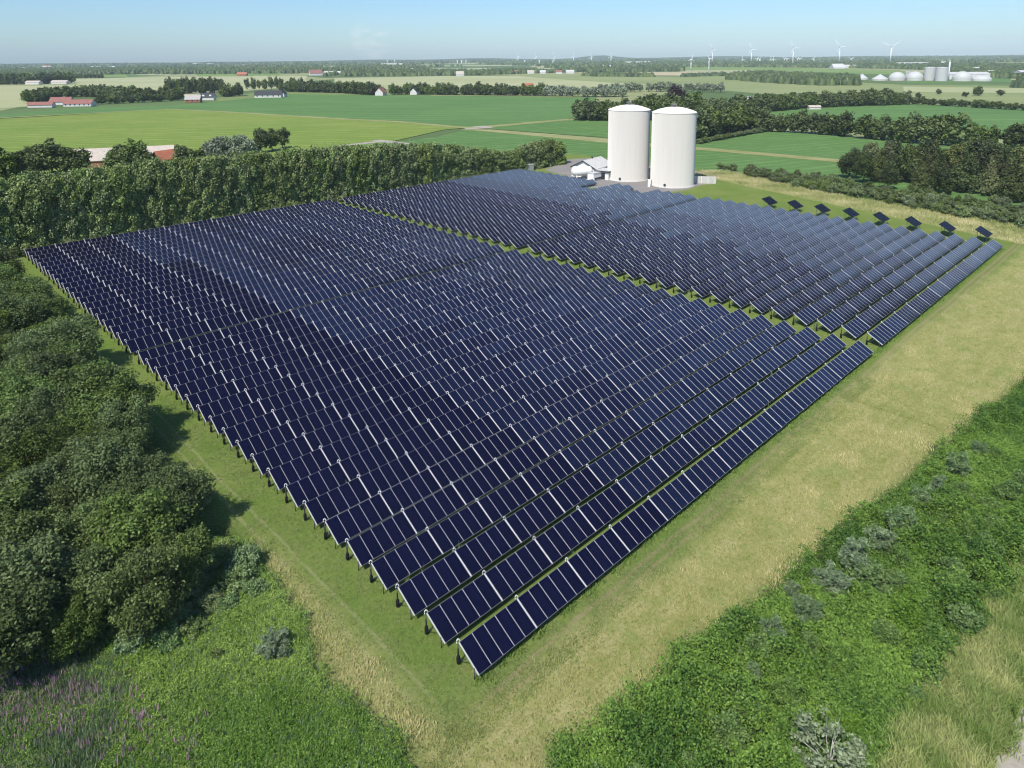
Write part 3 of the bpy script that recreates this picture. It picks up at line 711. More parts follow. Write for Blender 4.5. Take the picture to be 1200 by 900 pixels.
for sx_ in (-2.4, 1.9):
    b = MB(); b.box((sx_ - 0.2, -1.2, 0), (sx_ + 0.2, 1.2, 1.7), M_white); b.build('saddle', root)
tag(root, 'white horizontal pressure vessel on saddles in front of the pump house', 'tank')
root = empty('white_container', (30.2, 249.6, GZ), 0.85)
b = MB(); b.box((-3.0, -1.3, 0.15), (3.0, 1.3, 2.7), M_white); b.build('body', root)
b = MB(); b.box((-3.1, -1.4, 2.7), (3.1, 1.4, 2.85), M_roof_white); b.build('lid', root)
b = MB(); b.box((-2.2, -1.36, 0.4), (1.9, -1.29, 1.1), M_dark_trim); b.build('grille', root)
tag(root, 'white box container with a dark slot standing on the gravel yard', 'container')
root = empty('valve_cabinet', (6.6, 273.2, GZ), 0.3)
b = MB(); b.box((-1.8, -1.1, 0.1), (1.8, 1.1, 2.3), M_metal); b.build('body', root)
b = MB(); b.box((-1.95, -1.25, 2.3), (1.95, 1.25, 2.45), M_alu); b.build('roof', root)
tag(root, 'small grey metal cabinet at the far corner of the collector rows below the hedge end', 'cabinet')
root = empty('low_wall', (0, 0, 0)); p0, p1 = g(812, 214.5), g(839, 215.5); root.location = (p0[0], p0[1], GZ)
dd = p1 - p0; root.rotation_euler[2] = math.atan2(dd[1], dd[0]); ll = float(np.hypot(dd[0], dd[1]))
b = MB(); b.box((-2, 0, 0), (ll, 0.3, 2.5), M_concrete); b.build('slab', root)
b = MB()
for q in range(4): b.box((-1.5 + q * ll / 3.6, -0.06, 0), (-1.35 + q * ll / 3.6, 0.0, 2.5), M_white)
b.build('joint_strip', root)
tag(root, 'low pale concrete wall to the right of the near tank', 'wall')
root = empty('pipe_stand', (*g(760.5, 219)[:2], GZ)); b = MB(); b.box((-0.4, -0.4, 0), (0.4, 0.4, 2.6), M_white); b.build('cabinet', root); b = MB(); b.tube([(0, 0.6, 0), (0, 0.6, 5.5)], 0.3, M_dark_trim, 8); b.build('riser', root)
tag(root, 'narrow white cabinet with dark riser pipe in the gap between the two tanks', 'cabinet')

# ------------------------------------------------------------------ trees
def crown_np(seed, n, rx, ry, rz, zc, size, lobes=40, lr=(0.14, 0.28), up=0.25, spread=0.8, shape='round', squash=1.0, zmin=-0.8):
    """leaf quads spread over many small boughs plus a loose filling; returns V,Q,tint"""
    r = np.random.default_rng(seed); C = []
    while len(C) < lobes:
        if shape == 'cone':
            zt = r.uniform(-0.95, 0.85); wd = (0.92 - zt) / 1.87; th = r.uniform(0, 6.283); rad = 0.85 * wd * math.sqrt(r.uniform(0.15, 1)); c = np.array([rad * math.cos(th), rad * math.sin(th), zt])
        elif shape == 'column':
            th = r.uniform(0, 6.283); zt = r.uniform(-0.97, 0.86); rad = 0.85 * math.sqrt(r.uniform(0.2, 1)) * (1 if zt < 0.5 else 1 - 0.5 * (zt - 0.5) / 0.36); c = np.array([rad * math.cos(th), rad * math.sin(th), zt])
        else:
            d = r.normal(size=3); d /= np.linalg.norm(d)
            if d[2] < zmin: continue
            c = d * r.uniform(0.42, 0.88)
        C.append(c)
    C = np.array(C); LR = r.uniform(*lr, size=lobes)
    if shape == 'cone': LR *= np.clip((1.0 - C[:, 2]) / 1.3, 0.4, 1.0)
    w = LR ** 2; li = r.choice(lobes, size=n, p=w / w.sum())
    d = r.normal(size=(n, 3)); d[:, 2] += up; d /= np.linalg.norm(d, axis=1)[:, None]
    rad = LR[li] * (1 - 0.6 * r.random(n) ** 1.6)
    P = C[li] + d * rad[:, None]
    tw = r.random(n) < 0.16; P[tw] += d[tw] * (r.random(tw.sum()) * 0.16)[:, None]
    if shape == 'round':
        fl = r.random(n) < 0.12; e_ = r.normal(size=(n, 3)); e_ /= np.linalg.norm(e_, axis=1)[:, None]; e_ *= (0.8 * r.random(n) ** 0.4)[:, None]; P[fl] = e_[fl]
    P = P * np.array([rx, ry, rz]) + np.array([0, 0, zc])
    P[:, 2] = np.maximum(P[:, 2], 0.1)
    nrm = d + r.normal(size=(n, 3)) * spread; nrm /= np.linalg.norm(nrm, axis=1)[:, None]
    t = np.cross(nrm, r.normal(size=(n, 3))); t /= np.linalg.norm(t, axis=1)[:, None]; bt = np.cross(nrm, t)
    s = size * r.uniform(0.5, 1.3, n)[:, None]
    V = np.stack([P - t * s * 0.62, P - bt * s * 0.38 * squash, P + t * s * 0.62, P + bt * s * 0.38 * squash], 1).reshape(-1, 3)
    Q = np.arange(4 * n).reshape(-1, 4)
    tint = np.clip(0.35 * r.random(lobes)[li] + 0.65 * r.random(n) ** 1.4, 0, 1)
    return V, Q, tint
def trunk_mb(h, r0, limbs, seed, mat=None, crown_r=2.5):
    r = random.Random(seed); b = MB(); mat = mat or M_bark
    top = h * 0.75; bend = (r.uniform(-.3, .3), r.uniform(-.3, .3))
    b.tube([(0, 0, -0.2), (bend[0] * .3, bend[1] * .3, top * 0.35), (bend[0], bend[1], top * 0.7), (bend[0] * .8, bend[1] * .8, top)], [r0, r0 * 0.8, r0 * 0.5, r0 * 0.15], mat, 8)
    for q in range(limbs):
        t = 2 * math.pi * q / limbs + r.uniform(-.5, .5); z0 = top * r.uniform(0.3, 0.6); rr_ = crown_r * r.uniform(0.5, 0.8)
        b.tube([(bend[0] * z0 / top, bend[1] * z0 / top, z0), (rr_ * 0.5 * math.cos(t), rr_ * 0.5 * math.sin(t), z0 + (h - z0) * 0.3), (rr_ * math.cos(t), rr_ * math.sin(t), z0 + (h - z0) * 0.6)], [r0 * 0.42, r0 * 0.25, r0 * 0.08], mat, 6)
    return b
def tree_kind(name, variants):
    """list of (crown mesh, trunk mesh)"""
    return variants
def make_variants(prefix, count, h, rx, rz, zc, n, size, leaf, seed0, r0=0.2, limbs=5, bark=None, **kw):
    out = []
    for q in range(count):
        V, Q, tint = crown_np(seed0 + q, n, rx, 3.3 if prefix == 'hedge' else rx * random.uniform(0.88, 1.1), rz, zc, size, **kw)
        cm = fast_mesh('crown', V, Q, mats=[leaf], tint=tint)
        tmesh = to_me(trunk_mb(h, r0, limbs, seed0 + q, bark, rx), 'trunk')
        out.append((cm, tmesh))
    return out
def combine(variants):
    """trunk and crown of small far trees in one mesh"""
    out = []
    for cm, tmesh in variants:
        Vc, Qc, _ = mesh_np(cm); Vt, Qt, Tt = mesh_np(tmesh)
        tint = np.zeros(len(cm.polygons), np.float32); cm.attributes['tint'].data.foreach_get('value', tint)
        me = fast_mesh('tree', np.concatenate([Vc, Vt]), np.concatenate([Qc, Qt + len(Vc)]), Tt + len(Vc), [cm.materials[0], tmesh.materials[0]],
                       [0] * len(Qc) + [1] * len(Qt), [1] * len(Tt), np.concatenate([tint, np.zeros(len(Qt) + len(Tt))]))
        out.append(me)
    return out
_vi = [0]
def put_tree(name, variants, x, y, h, hn, label, cat, group=None, wf=1.0, z=None):
    """a tree with trunk and crown; hn = height the variant was built for"""
    h = h * float(np.interp(math.hypot(x, y), [45, 70, 110, 165, 300], [0.86, 0.93, 1.0, 1.05, 1.07])) if name != 'windbreak_tree' else h
    v = variants[_vi[0] % len(variants)]; _vi[0] += 1
    root = empty(name, (x, y, GZ if z is None else z), random.uniform(0, 6.28)); s = h / hn; root.scale = (s * wf, s * wf, s)
    if isinstance(v, tuple):
        obj('trunk', v[1], root); obj('crown', v[0], root)
        tag(root, label, cat, group); return root
    COL.objects.unlink(root); bpy.data.objects.remove(root)
    o = obj(name, v); o.location = (x, y, GZ if z is None else z); o.rotation_euler[2] = random.uniform(0, 6.28); o.scale = (s * wf, s * wf, s)
    tag(o, label, cat, group); return o

# left wood -------------------------------------------------------------
WOOD = make_variants('wood', 6, 7.5, 3.2, 3.3, 4.2, 18000, 0.185, M_leaf_wood, 100, 0.16, 6, lobes=60, lr=(0.14, 0.30))
PX_WOOD = [(-320, 250), (0, 322), (28, 338), (62, 368), (84, 398), (94, 418), (100, 450), (140, 480), (170, 512), (196, 560), (214, 602), (216, 640), (175, 690), (130, 712), (60, 742), (-60, 735), (-380, 700)]
pts = []
cand_a = RNG.uniform(-62, -7, 9000); cand_v = RNG.uniform(3, 150, 9000)
q = Wn(cand_a, cand_v); X, Y = pr(np.concatenate([q, np.full((len(q), 1), 5.0)], 1)); ok = inside(PX_WOOD, X, Y) & infront_of(q)
for (px_, py_) in q[ok]:
    if all((px_ - a_) ** 2 + (py_ - b_) ** 2 > 3.3 ** 2 for a_, b_ in pts): pts.append((px_, py_))
for px_, py_ in pts[:260]:
    x_, y_ = pr(np.array([px_, py_, 0.]))
    hh = random.uniform(5.8, 9.8) * (0.92 if x_ > 150 else 1.0)
    put_tree('broadleaf_tree', WOOD, px_, py_, hh, 7.5, 'dark green broadleaf tree in the dense wood left of the collector field', 'tree', 'trees of the dense wood left of the collectors', random.uniform(0.9, 1.2))

# tall windbreak behind the collectors -----------------------------------------
HEDGE = make_variants('hedge', 6, 15, 6.2, 7.6, 7.6, 17000, 0.40, M_leaf_hedge, 200, 0.22, 5, lobes=130, lr=(0.09, 0.17), up=0.15, shape='column', spread=1.0)
prof_a = [-60, -2, 8, 30, 57, 84, 104, 117, 128, 140, 150, 157, 164, 171, 178, 184]; prof_h = [18.3, 17.9, 18.1, 19.0, 17.9, 17.1, 16.2, 15.2, 13.8, 11.6, 9.6, 8.2, 9.2, 11.0, 11.5, 10.2]
a = -52.0
while a < 187:
    hh = np.interp(a, prof_a, prof_h) * random.uniform(0.955, 1.03)
    if a > 60 or a > -60:
        q_ = W(a, 152.9 + 6.0 + random.uniform(-0.8, 0.8))
        wt_ = put_tree('windbreak_tree', HEDGE, q_[0], q_[1], hh, 15, 'leafy tree in the tall clipped windbreak behind the farthest collector row', 'tree', 'trees of the tall windbreak hedge', (15 / hh) * random.uniform(0.9, 1.05)); wt_.rotation_euler[2] = SITE_ROT + random.choice((0, math.pi)) + random.gauss(0, 0.12)
    a += random.uniform(2.0, 2.9)
UNDER = make_variants('under', 3, 2.6, 1.7, 1.4, 1.2, 1800, 0.30, M_leaf_shrub, 260, 0.05, 3, lobes=24, lr=(0.2, 0.34))
a = -2.0
while a < 150:
    q_ = W(a, 152.9 + 2.2 + random.uniform(-0.3, 0.3))
    put_tree('low_shrub', UNDER, q_[0], q_[1], random.uniform(1.4, 2.3), 2.6, 'low green shrub at the foot of the tall windbreak', 'shrub', 'low shrubs under the windbreak')
    a += random.uniform(2.6, 4.5)

# conifers and mixed trees to the right ---------------------------------------------
CON = make_variants('con', 4, 14, 4.6, 7.0, 7.1, 8000, 0.50, M_leaf_con, 300, 0.3, 7, lobes=80, lr=(0.12, 0.24), shape='cone', up=0.3, spread=0.7)
CONB = make_variants('conb', 3, 13, 5.0, 6.4, 6.4, 7000, 0.52, M_leaf_con, 320, 0.3, 6, lobes=60, lr=(0.14, 0.28), up=0.4)
for (x, y, h, w, rnd) in [(1000, 200, 8.5, 1.3, 1), (1020, 196, 9.5, 1.2, 1), (1046, 198, 11, 1.2, 1), (995, 208, 8.5, 1.4, 1), (1012, 214, 9.5, 1.0, 1), (1030, 212, 11.5, 1.0, 0), (1050, 211, 13.5, 1.05, 0), (1040, 221, 8, 1.1, 1), (1066, 213, 13, 1.0, 1), (1075, 222, 11.0, 1.0, 0),
                        (1092, 216, 15.0, 1.0, 0), (1100, 226, 12.5, 1.0, 0), (1119, 217, 14.5, 1.05, 1), (1130, 224, 16.0, 1.0, 0), (1144, 216, 16.0, 1.0, 1), (1158, 228, 12, 1.0, 0), (1172, 222, 13.0, 1.0, 0),
                        (1186, 235, 14.0, 1.0, 0), (1198, 224, 14.5, 1.0, 1), (1212, 238, 13.5, 1.05, 0), (1230, 230, 14.5, 1.0, 0), (1250, 244, 13, 1.0, 1), (1084, 204, 12, 1.1, 1), (1168, 206, 12, 1.1, 1)]:
    P = g(x, y)
    put_tree('conifer_tree' if not rnd else 'pine_tree', CON if not rnd else CONB, P[0], P[1], h, 14 if not rnd else 13,
             ('dark pointed conifer' if not rnd else 'olive tinged round topped pine') + ' in the tall clump right of the raised panels', 'tree', 'conifer clump at the right', w)
SHRUB = make_variants('shrub', 5, 3.0, 2.1, 1.6, 1.4, 2600, 0.32, M_leaf_shrub, 340, 0.06, 4, lobes=30, lr=(0.18, 0.32))
PX_SHR = [(836, 196), (905, 205), (985, 214), (1060, 226), (1130, 236), (1280, 256), (1280, 288), (1200, 268), (1100, 250), (1000, 232), (960, 225), (880, 208)]
pts = []
X = RNG.uniform(830, 1280, 6000); Y = RNG.uniform(194, 290, 6000); ok = inside(PX_SHR, X, Y)
for x, y in zip(X[ok], Y[ok]):
    P = g(x, y)
    if all((P[0] - a_) ** 2 + (P[1] - b_) ** 2 > 2.7 ** 2 for a_, b_ in pts): pts.append((P[0], P[1]))
for px_, py_ in pts[:150]:
    put_tree('wild_shrub', SHRUB, px_, py_, random.uniform(1.6, 3.4), 3.0, 'low leafy shrub in the scrub belt behind the raised panels', 'shrub', 'shrubs of the scrub belt', random.uniform(0.9, 1.2))

# trees and farm behind the windbreak, left ---------------------------------------------------
MID = make_variants('mid', 5, 12, 4.8, 5.9, 6.1, 4200, 0.70, M_leaf_mid, 400, 0.3, 5, lobes=50, lr=(0.16, 0.30))
MIDJ = combine(make_variants('midj', 6, 12, 5.0, 6.2, 5.9, 1500, 1.1, M_leaf_mid, 440, 0.25, 3, lobes=40, lr=(0.18, 0.34), zmin=-0.99))
WILLOW = make_variants('willow', 2, 11, 5.6, 5.2, 5.4, 5200, 0.62, M_leaf_gray, 420, 0.3, 5, lobes=60, lr=(0.13, 0.26), up=0.3)
WILJ = combine(make_variants('wilj', 3, 12, 5.4, 6.2, 5.9, 1100, 1.2, M_leaf_gray, 470, 0.3, 3, lobes=30, lr=(0.18, 0.34)))
COPJ = combine(make_variants('copj', 1, 14, 5.6, 6.8, 7.2, 1800, 1.0, M_leaf_copper, 480, 0.35, 4, lobes=40, lr=(0.16, 0.3)))
def at(x, y): P = g(x, y); return P[0], P[1]
for (x, y, h, w, lab) in [(8, 214, 16, 1.2, 'dark tree at the left edge beyond the windbreak'), (30, 212, 15, 1.2, 'round dark tree beyond the windbreak near the left edge'), (62, 208, 18.5, 1.0, 'tallest dark tree beyond the left part of the windbreak'),
                          (88, 208, 15, 1.1, 'broad dark tree left of the beige farm roof'), (45, 206, 15, 1.1, 'dark tree in the clump left of the farm beyond the windbreak'), (-20, 216, 15, 1.2, 'dark tree beyond the windbreak at the frame edge'),
                          (140, 205, 15.5, 0.9, 'small dark tree in front of the beige farm roof'), (160, 203, 17, 1.0, 'round dark tree in front of the beige farm roof'), (172, 204, 11, 1.0, 'low dark tree left of the orange roof'),
                          (216, 198, 13, 0.95, 'round olive tree right of the orange roof'), (300, 188, 12, 0.7, 'dark slim tree right of the grey willow'), (234, 195, 10.5, 0.9, 'dark tree partly behind the grey willow')]:
    px_, py_ = at(x, y); put_tree('farm_tree', MID, px_, py_, h * 0.74, 12, lab, 'tree', None, w * 1.25)
for (x, y, h, w, lab) in [(258, 194, 12.2, 1.05, 'left half of the large silver grey willow beyond the windbreak'), (284, 193, 13.2, 1.0, 'right silver grey willow beyond the windbreak')]:
    px_, py_ = at(x, y); put_tree('willow_tree', WILLOW, px_, py_, h, 11, lab.replace('left half of the large', 'larger left'), 'tree', None, w)
for (x, y, h, lab) in [(306, 178, 11, 'first of three small round trees standing in the field past the willow'), (319, 176, 10, 'middle small round tree standing in the field past the willow'), (331, 173, 10, 'rightmost small round tree standing alone in the field past the willow')]:
    px_, py_ = at(x, y); put_tree('field_tree', MID, px_, py_, h, 12, lab, 'tree', None, 0.95)

def belt(pl, sp, h0, h1, variants, hn, name, label, group, rows=1, gap=6, jit=2.0, wf=1.0, cat='tree'):
    P = [np.array(at(*q)) for q in pl]
    for i in range(len(P) - 1):
        d = P[i + 1] - P[i]; ln = np.linalg.norm(d); d /= ln; nn = np.array([-d[1], d[0]]);
        if nn[1] < 0: nn = -nn
        n = max(1, int(ln / (sp * 0.72)))
        for k_ in range(n):
            for r_ in range(rows):
                p = P[i] + d * (k_ + random.random() * 0.6) * ln / n + nn * (r_ * gap) + np.array([random.uniform(-jit, jit), random.uniform(-jit, jit)])
                put_tree(name, variants, p[0], p[1], random.uniform(h0, h1), hn, label, cat, group, wf * random.uniform(1.0, 1.35))
B = belt
B([(888, 153), (950, 156), (1050, 165)], 7, 9, 12.5, MIDJ, 12, 'belt_tree', 'dark tree in the belt between the two right hand green fields', 'tree belt between the right fields', 1)
B([(1050, 166), (1100, 169), (1230, 175)], 8.5, 10, 15, MIDJ, 12, 'belt_tree', 'dark tree in the belt between the two right hand green fields', 'tree belt between the right fields', 1)
B([(868, 131), (905, 130), (947, 126), (1066, 122)], 8, 9, 13.5, MIDJ, 12, 'wood_tree', 'tree of the wood edge behind the far right green field', 'wood edge behind the far right field', 2, 10)
B([(1066, 121.5), (1130, 125), (1230, 131)], 7, 4.5, 6.5, MIDJ, 12, 'hedge_tree', 'small tree in the low hedge along the far right field', 'low hedge of the far right field', 1, 5, 1.0, 1.5)
B([(676, 141), (700, 141), (735, 141)], 7, 10, 13, MIDJ, 12, 'grove_tree', 'tree of the rounded grove behind the two tanks', 'grove behind the tanks', 3, 11)
B([(735, 139), (800, 143)], 8, 12, 17, MIDJ, 12, 'grove_tree', 'tree of the rounded grove behind the two tanks', 'grove behind the tanks', 4, 14)
B([(812, 164), (830, 160), (858, 155), (885, 150)], 8, 11, 15, MIDJ, 12, 'roadside_tree', 'tree of the dense clump right behind the near tank', 'clump right of the tanks', 2, 11)
B([(815, 146), (845, 141), (890, 138)], 8, 11, 15, MIDJ, 12, 'roadside_tree', 'tree of the dense clump right behind the near tank', 'clump right of the tanks', 2, 12)
px_, py_ = at(792, 131); put_tree('copper_beech', COPJ, px_, py_, 20, 14, 'dark purple leaved beech above the gap behind the near tank', 'tree')
B([(818, 168), (860, 160), (900, 153)], 4, 2.0, 2.6, combine(UNDER), 2.6, 'clipped_hedge_bush', 'low clipped bush in the hedge at the edge of the beet field', 'low hedge of the beet field', 1, 3, 0.4, 1.3, 'hedge')
# farmstead belts, left half
B([(34, 121), (58, 116)], 8, 9, 14, MIDJ, 12, 'farmyard_tree', 'tree in the farmyard belt by the long red roofed barn', 'trees round the red roofed farm', 2, 9)
B([(60, 114), (110, 113), (150, 117), (215, 116)], 9, 9, 14, MIDJ, 12, 'farmyard_tree', 'tree in the farmyard belt by the long red roofed barn', 'trees round the red roofed farm', 2, 11)
B([(110, 122), (160, 120), (215, 117)], 8, 6, 9, MIDJ, 12, 'farmyard_tree', 'tree in the farmyard belt by the long red roofed barn', 'trees round the red roofed farm', 1, 8, 2, 1.2)
B([(200, 110), (262, 108)], 8, 16, 21, MIDJ, 12, 'tall_pine', 'tall dark tree in the stand behind the grey roofed house', 'stand behind the grey roofed house', 2, 10, 2, 0.62)
B([(262, 113), (285, 112)], 7, 10, 15, MIDJ, 12, 'garden_tree', 'garden tree between the grey roofed and the black roofed house', 'garden trees between the two houses', 2, 9)
B([(290, 104.5), (356, 103)], 11, 13, 17, MIDJ, 12, 'avenue_tree', 'slim tree in the open row on the pale field edge', 'open row of slim trees', 1, 5, 1.0, 0.55)
B([(330, 107), (400, 108.5), (440, 111.5)], 9, 9, 15, MIDJ, 12, 'copse_tree', 'tree in the copse right of the white black roofed house', 'copse along the dark green field', 2, 10)
B([(460, 110.8), (480, 110.4), (560, 111), (640, 112)], 9, 8, 14, MIDJ, 12, 'shelterbelt_tree', 'tree in the shelterbelt along the far edge of the dark green field', 'shelterbelt of the dark green field', 2, 10)
B([(640, 112.2), (700, 113.5), (735, 113)], 9, 9, 11.5, WILJ, 12, 'pale_willow', 'pale green willow in the row behind the tanks grove', 'row of pale willows', 2, 12)
B([(700, 108), (780, 107), (850, 108)], 10, 9, 11.5, WILJ, 12, 'pale_willow', 'pale green willow in the row behind the tanks grove', 'row of pale willows', 1, 12)
B([(-20, 99), (40, 98.5), (88, 97)], 13, 14, 22, MIDJ, 12, 'village_tree', 'tree of the dark clump between the pale fields at far left', 'far left clump', 2, 16)
B([(85, 91.5), (122, 91.5)], 9, 8, 10, MIDJ, 12, 'hedgerow_tree', 'tree of the dark hedgerow beyond the pale field at far left', 'far left hedgerow', 1, 9)
for (x, y, h, lab) in [(1145, 112, 9, 'round bush tree alone in the pale field left of the small wood'), (1076, 115, 5, 'small round bush in the pale field near the wood end'), (1131, 113.5, 5, 'small bush beside the round one in the pale field'),
                       (1100, 110, 5, 'flat bush in the middle of the pale field'), (1172, 112, 6, 'wide bush in the pale field toward the right edge'), (935, 98.5, 6, 'dark bush below the plantation in the pale field')]:
    px_, py_ = at(x, y); put_tree('field_bush', MIDJ, px_, py_, h, 12, lab, 'bush', None, 1.5)

# far woods: one mass of crowns
def lump_np(n_az=7, n_el=3):
    V = []; 
    for j in range(n_el):
        t = math.pi / 2 * j / n_el
        for k_ in range(n_az): V.append((math.cos(t) * math.cos(2 * math.pi * k_ / n_az), math.cos(t) * math.sin(2 * math.pi * k_ / n_az), math.sin(t)))
    V.append((0, 0, 1)); Q = []; T = []
    for j in range(n_el - 1):
        for k_ in range(n_az): Q.append((j * n_az + k_, j * n_az + (k_ + 1) % n_az, (j + 1) * n_az + (k_ + 1) % n_az, (j + 1) * n_az + k_))
    for k_ in range(n_az): T.append(((n_el - 1) * n_az + k_, (n_el - 1) * n_az + (k_ + 1) % n_az, n_el * n_az))
    return np.array(V), np.array(Q), np.array(T)
def lumps(name, P, H, R, mat, label):
    V0, Q0, T0 = lump_np(); n = len(P); r = RNG
    jit = 1 + r.uniform(-0.28, 0.28, (n, len(V0), 1)); V = V0[None] * jit
    V = V * np.stack([R, R * r.uniform(0.8, 1.2, n), H], 1)[:, None, :] + np.concatenate([P, np.full((n, 1), -0.3)], 1)[:, None, :]
    o = np.arange(n)[:, None, None] * len(V0)
    Q = (Q0[None] + o).reshape(-1, 4); T = (T0[None] + o).reshape(-1, 3); tn = r.random(n)
    tint = np.concatenate([np.repeat(tn, len(Q0)), np.repeat(tn, len(T0))])
    me = fast_mesh(name, V.reshape(-1, 3), Q, T, [mat], tint=np.clip(tint + r.uniform(-0.2, 0.2, len(tint)), 0, 1))
    return tag(obj(name, me), label, 'woods', None, 'stuff')
M_far = leafmat('leaf_far', (0.032, 0.055, 0.02), (0.1, 0.14, 0.045), None, 0.0, 0.0, 0.0)
PTS = []; HS = []; RS = []
def fill(px, sp, h0, h1):
    P = [np.array(at(*q)) for q in px]; P = np.array(P); lo, hi = P.min(0), P.max(0)
    n = int((hi - lo).prod() / sp ** 2); n = min(n, 60000)
    c = RNG.uniform(lo, hi, (n, 2)); ok = inside(P, c[:, 0], c[:, 1]); c = c[ok]
    keep = noise2(c[:, 0] / 90, c[:, 1] / 260, 21) > 0.30; c = c[keep]
    PTS.append(c); HS.append(RNG.uniform(h0, h1, len(c))); RS.append(RNG.uniform(0.55, 0.9, len(c)) * sp)
fill([(852, 93), (862, 89.5), (905, 88), (960, 92), (1006, 95), (1006, 100), (960, 100), (900, 97)], 8, 9, 12)
fill([(1190, 100), (1205, 99), (1290, 100), (1290, 106), (1190, 104)], 9, 10, 13)
fill([(680, 88.3), (705, 87.8), (765, 88.8), (764, 90), (690, 89.4)], 8, 6, 9)
fill([(800, 88.8), (850, 87.4), (850, 88.6), (800, 90)], 11, 5, 8)
def band(y0, y1, n, h0, h1, r0, r1, thr, seed, x0=-30, x1=1230, dy=None):
    x = RNG.uniform(x0, x1, n); y = RNG.uniform(y0, y1, n) - (x - 600) * math.tan(-ROLL) * 0.9
    d = CF[None] + np.outer((x - 600) / F0, CR) - np.outer((y - CY) / F0, CU); d = d[d[:, 2] < -0.0046]; t = (GZ - CAMH) / d[:, 2]
    c = d[:, :2] * t[:, None]; c = c[(c[:, 1] < 7900)]
    k_ = noise2(c[:, 0] / 330, c[:, 1] / 700, seed) > thr; c = c[k_]
    PTS.append(c); HS.append(RNG.uniform(h0, h1, len(c))); RS.append(RNG.uniform(r0, r1, len(c)))
band(70.5, 73.5, 5000, 9, 20, 12, 26, 0.42, 31)
band(73.0, 78.0, 5200, 8, 16, 7, 14, 0.53, 32)
band(77.0, 84.0, 3600, 8, 15, 5, 9, 0.55, 33, -30, 660)
band(76.0, 80.5, 1500, 8, 14, 6, 11, 0.42, 34, 640, 1230)
band(84.0, 88.0, 500, 7, 12, 5, 8, 0.55, 35, -30, 560)
fill([(-30, 84), (70, 82), (380, 82.5), (400, 85), (225, 85.5), (80, 88), (-30, 93)], 12, 9, 14)
fill([(400, 86.5), (560, 84.5), (800, 80.5), (800, 83.5), (672, 84.5), (560, 88), (400, 89.5)], 10, 8, 12)
fill([(1090, 86.5), (1130, 84), (1290, 85.5), (1290, 93), (1195, 92), (1100, 90)], 10, 7, 11)
fill([(800, 78), (1000, 76), (1250, 78), (1250, 84), (1130, 83), (1060, 81), (985, 79.5), (860, 78.5)], 12, 8, 12)
lumps('distant_woods', np.concatenate(PTS), np.concatenate(HS), np.concatenate(RS), M_far, 'bluish dark woods and hedges filling the distance below the skyline')

# ------------------------------------------------------------------ farm buildings
def house(x, y, w, d, hw, hr, rz, mw, mr, label, cat='house', name='farm_house', **kw):
    if mw is M_white: mw = M_white_far
    P = g(x, y); root = empty(name, (P[0], P[1], 0.3), rz); gable(root, w, d, hw, hr, mw, mr, **kw); return tag(root, label, cat)
house(94, 124.2, 26, 11, 2.8, 3.6, 0.08, M_white, M_roof_red, 'long white barn with faded red roof, right wing of the far left farm', 'barn', 'barn', windows=6)
house(73, 122.4, 20, 11, 3.2, 4.4, 0.1, M_white, M_roof_red, 'white farmhouse with red roof joined to the long barn at far left', chimney=2.0, gabwin=True)
house(49, 125.6, 22, 7, 2.6, 2.6, 0.12, M_white, M_roof_red, 'low white outbuilding left of the red roofed barn', 'barn', 'outbuilding')
house(227, 119.6, 15, 9, 3.2, 4.2, 0.15, M_brick, M_roof_gray, 'house with pale grey roof by the tall dark trees', windows=3)
house(244, 117, 15, 8, 3.4, 4.0, 0.05, M_white, M_roof_black, 'dark roofed house with white dormers right of the pale grey roof', dormers=2)
house(315, 114, 30, 10, 3.4, 4.6, 0.12, M_white, M_roof_black, 'white farmhouse with black roof at the edge of the dark green field', windows=5, gabwin=True)
house(331, 113, 9, 8, 3.6, 4.4, 1.5, M_white, M_roof_black, 'white gabled end wing right of the black roofed farmhouse', gabwin=True)
house(151, 110.5, 26, 12, 4.2, 3.6, 0.1, M_concrete, M_roof_blue, 'barn with dark blue roof among the farmyard trees', 'barn', 'barn')
house(446.5, 111.5, 12, 10, 3.8, 5.0, 1.35, M_white, M_roof_red, 'small white house with dull red gable roof in the shelterbelt', gabwin=True, chimney=1.0)
house(487, 110.6, 11, 9, 3.6, 4.4, 1.2, M_white, M_roof_black, 'small white house with dark roof in the shelterbelt', gabwin=True)
house(620, 107, 11, 9, 4.5, 6.0, 0.3, M_brick, M_roof_orange, 'brick house with orange roof peeping out of the shelterbelt')
house(370, 88.4, 32, 18, 6, 9, 0.4, M_white, M_roof_red, 'distant white farm with red roof at the end of the pale field')
house(390, 87.2, 46, 16, 5, 4, 0.05, M_white, M_roof_white, 'distant long white shed right of the red roofed farm', 'shed', 'shed')
house(284, 88.6, 26, 12, 4, 5, 0.0, M_brick, M_roof_orange, 'distant orange roofed farm beyond the pale field')
house(539, 88.8, 18, 11, 5, 6, 0.1, M_white, M_roof_beige, 'distant pale house on the rim of the pale field')
house(567, 84.6, 36, 14, 6, 4, 0.1, M_white, M_roof_white, 'distant white hall among the far trees', 'hall', 'hall')
house(487, 83.4, 30, 14, 6, 4, 0.1, M_white, M_roof_white, 'distant white hall left of the far village', 'hall', 'hall')
house(40, 98.8, 26, 12, 4, 3, 0.0, M_white, M_roof_beige, 'pale sheds roof below the far left tree clump', 'shed', 'shed')
house(71, 98.2, 30, 12, 4, 3, 0.0, M_white, M_roof_beige, 'longer pale shed roof below the far left tree clump', 'shed', 'shed')
house(807.5, 124, 8, 9, 3.8, 4.6, 1.3, M_brick, M_roof_gray, 'brick house with grey roof just above the near tank', gabwin=True)
house(886, 122.5, 32, 12, 4.2, 3.2, -0.1, M_concrete, M_roof_gray, 'long grey roofed barn among the trees right of the tanks', 'barn', 'barn')
